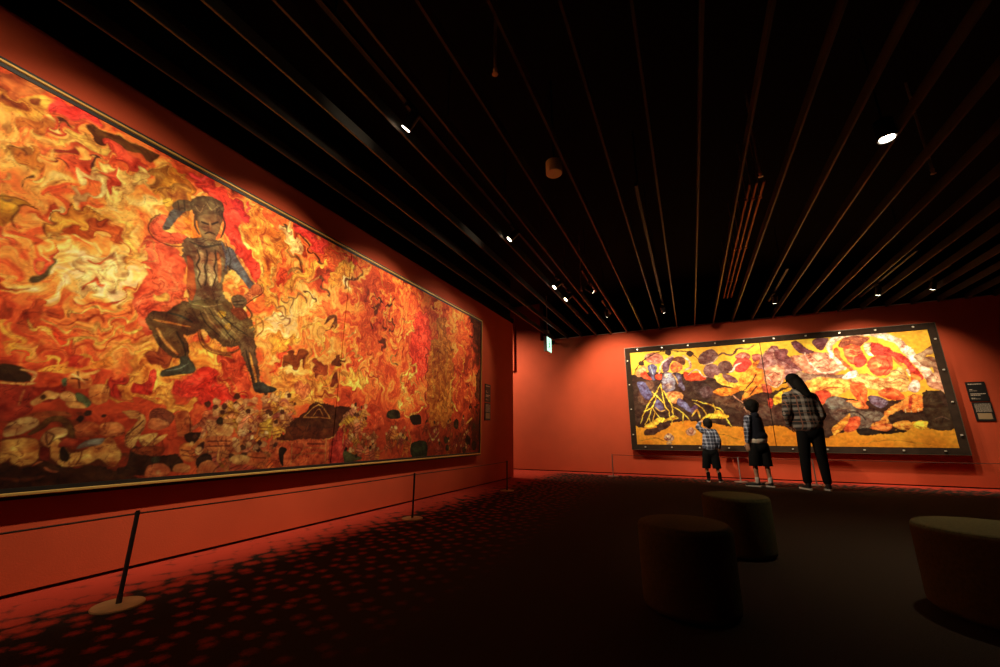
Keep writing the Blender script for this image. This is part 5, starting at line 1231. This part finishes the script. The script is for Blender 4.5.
fuse('jacket', bm, M_navy, t, .008, 5)
bm = bmesh.new(); capsule(bm, g('shL') + Vector((-.004, -.004, 0)), .056, g('elL'), .048); capsule(bm, g('elL'), .048, g('wrL').lerp(g('elL'), .15), .038)
fuse('plaid_sleeve', bm, M_plaid_b, t, .008, 4)
bm = bmesh.new(); capsule(bm, g('waist'), (.125, .10), g('pelvis') + Vector((0, 0, .065)), (.150, .118)); fuse('tee_shirt', bm, M_tee, t, .008, 4)
bm = bmesh.new()
capsule(bm, g('pelvis') + Vector((-.02, 0, .03)), (.125, .10), g('pelvis') + Vector((.02, 0, -.06)), (.13, .105))
for a in 'LR': capsule(bm, g('hip'+a), (.086, .085), g('kn'+a) + Vector((0, 0, -.02)), (.088, .082))
fuse('shorts', bm, M_blackc, t, .008, 4, .315)
P = lambda x, y, z: Vector(hc) + Rh @ Vector((x, y, z))
bm = bmesh.new(); ball(bm, P(0, -.02, .035), (.104, .108, .100), Rh); ball(bm, P(0, -.045, -.02), (.088, .07, .085), Rh)
for e in (-1, 1): ball(bm, P(e*.07, .0, .0), (.026, .055, .055), Rh)
ball(bm, P(0, .06, .062), (.075, .035, .035), Rh)
fuse('hair', bm, M_hair, t, .007, 3)
for a in 'LR':
    an = g('an'+a); d = Vector((-.95, .25, 0)) if a == 'L' else Vector((-.75, .6, 0)); shoe(t, (an.x-d.x*.02, an.y-d.y*.02), d, .84)
    bm = bmesh.new(); capsule(bm, an + Vector((0, 0, .0)), .032, an + Vector((0, 0, .06)), .033); obj('sock', bm, M_sole, t, smooth=True)

# --- small boy: plaid shirt, left arm raised over his face
b0 = (.275, 8.52, 0)
J = {k_: rel(v) for k_, v in dict(neck=(.30, 8.52, .90), chest=(.295, 8.52, .80), waist=(.285, 8.52, .66), pelvis=(.275, 8.52, .54),
    shL=(.205, 8.50, .86), elL=(.125, 8.50, .93), wrL=(.17, 8.56, 1.03), shR=(.375, 8.52, .85), elR=(.425, 8.50, .70), wrR=(.425, 8.56, .56),
    hipL=(.215, 8.52, .48), knL=(.185, 8.53, .26), anL=(.20, 8.52, .06), hipR=(.335, 8.52, .48), knR=(.35, 8.53, .26), anR=(.375, 8.52, .06)).items()}
J['ft'] = (0, 1)
b0 = (.262, 8.24, 0)
Rh = rotm(.35, -.15); hc = (.01, .02, .985)
t, body = person('smallest boy in blue and white plaid shirt, arm raised to his head', b0, J, .60, (hc, Rh), .86,
    {'L': ((.75, .3, .15), (0, .4, -1), .5), 'R': ((-.1, .2, -1), (-1, 0, 0), .4)})
bm = bmesh.new()
capsule(bm, g('chest') + Vector((0, 0, .0)), (.112, .085), g('waist'), (.120, .092)); capsule(bm, g('waist'), (.120, .092), g('pelvis') + Vector((0, 0, .05)), (.125, .098))
for a in 'LR': capsule(bm, g('neck') + Vector((0, 0, -.035)), .040, g('sh'+a), .050)
capsule(bm, g('shR'), .050, g('elR'), .047); capsule(bm, g('elR'), .047, g('wrR').lerp(g('elR'), .2), .038)
capsule(bm, g('shL'), .050, g('elL'), .044); capsule(bm, g('elL'), .044, g('wrL').lerp(g('elL'), .3), .034)
fuse('plaid_shirt', bm, M_plaid_b, t, .007, 4)
bm = bmesh.new()
capsule(bm, g('pelvis') + Vector((-.03, 0, .02)), (.095, .08), g('pelvis') + Vector((.03, 0, -.04)), (.10, .085))
for a in 'LR': capsule(bm, g('hip'+a), (.072, .07), g('kn'+a) + Vector((0, 0, -.03)), (.070, .066))
fuse('shorts', bm, M_blackc, t, .007, 4, .225)
P = lambda x, y, z: Vector(hc) + Rh @ Vector((x, y, z))
bm = bmesh.new(); ball(bm, P(0, -.016, .028), (.078, .088, .084), Rh); ball(bm, P(0, -.04, -.015), (.066, .055, .066), Rh)
for e in (-1, 1): ball(bm, P(e*.056, .0, .0), (.018, .042, .045), Rh)
fuse('hair', bm, M_hair, t, .007, 3)
for a in 'LR':
    an = g('an'+a); d = Vector((.25, .95, 0)) if a == 'R' else Vector((-.1, 1, 0)); shoe(t, (an.x-d.x*.02, an.y-d.y*.02), d, .70)
    bm = bmesh.new(); capsule(bm, an + Vector((0, 0, .0)), .030, an + Vector((0, 0, .08)), .031); obj('sock', bm, M_blackc, t, smooth=True)
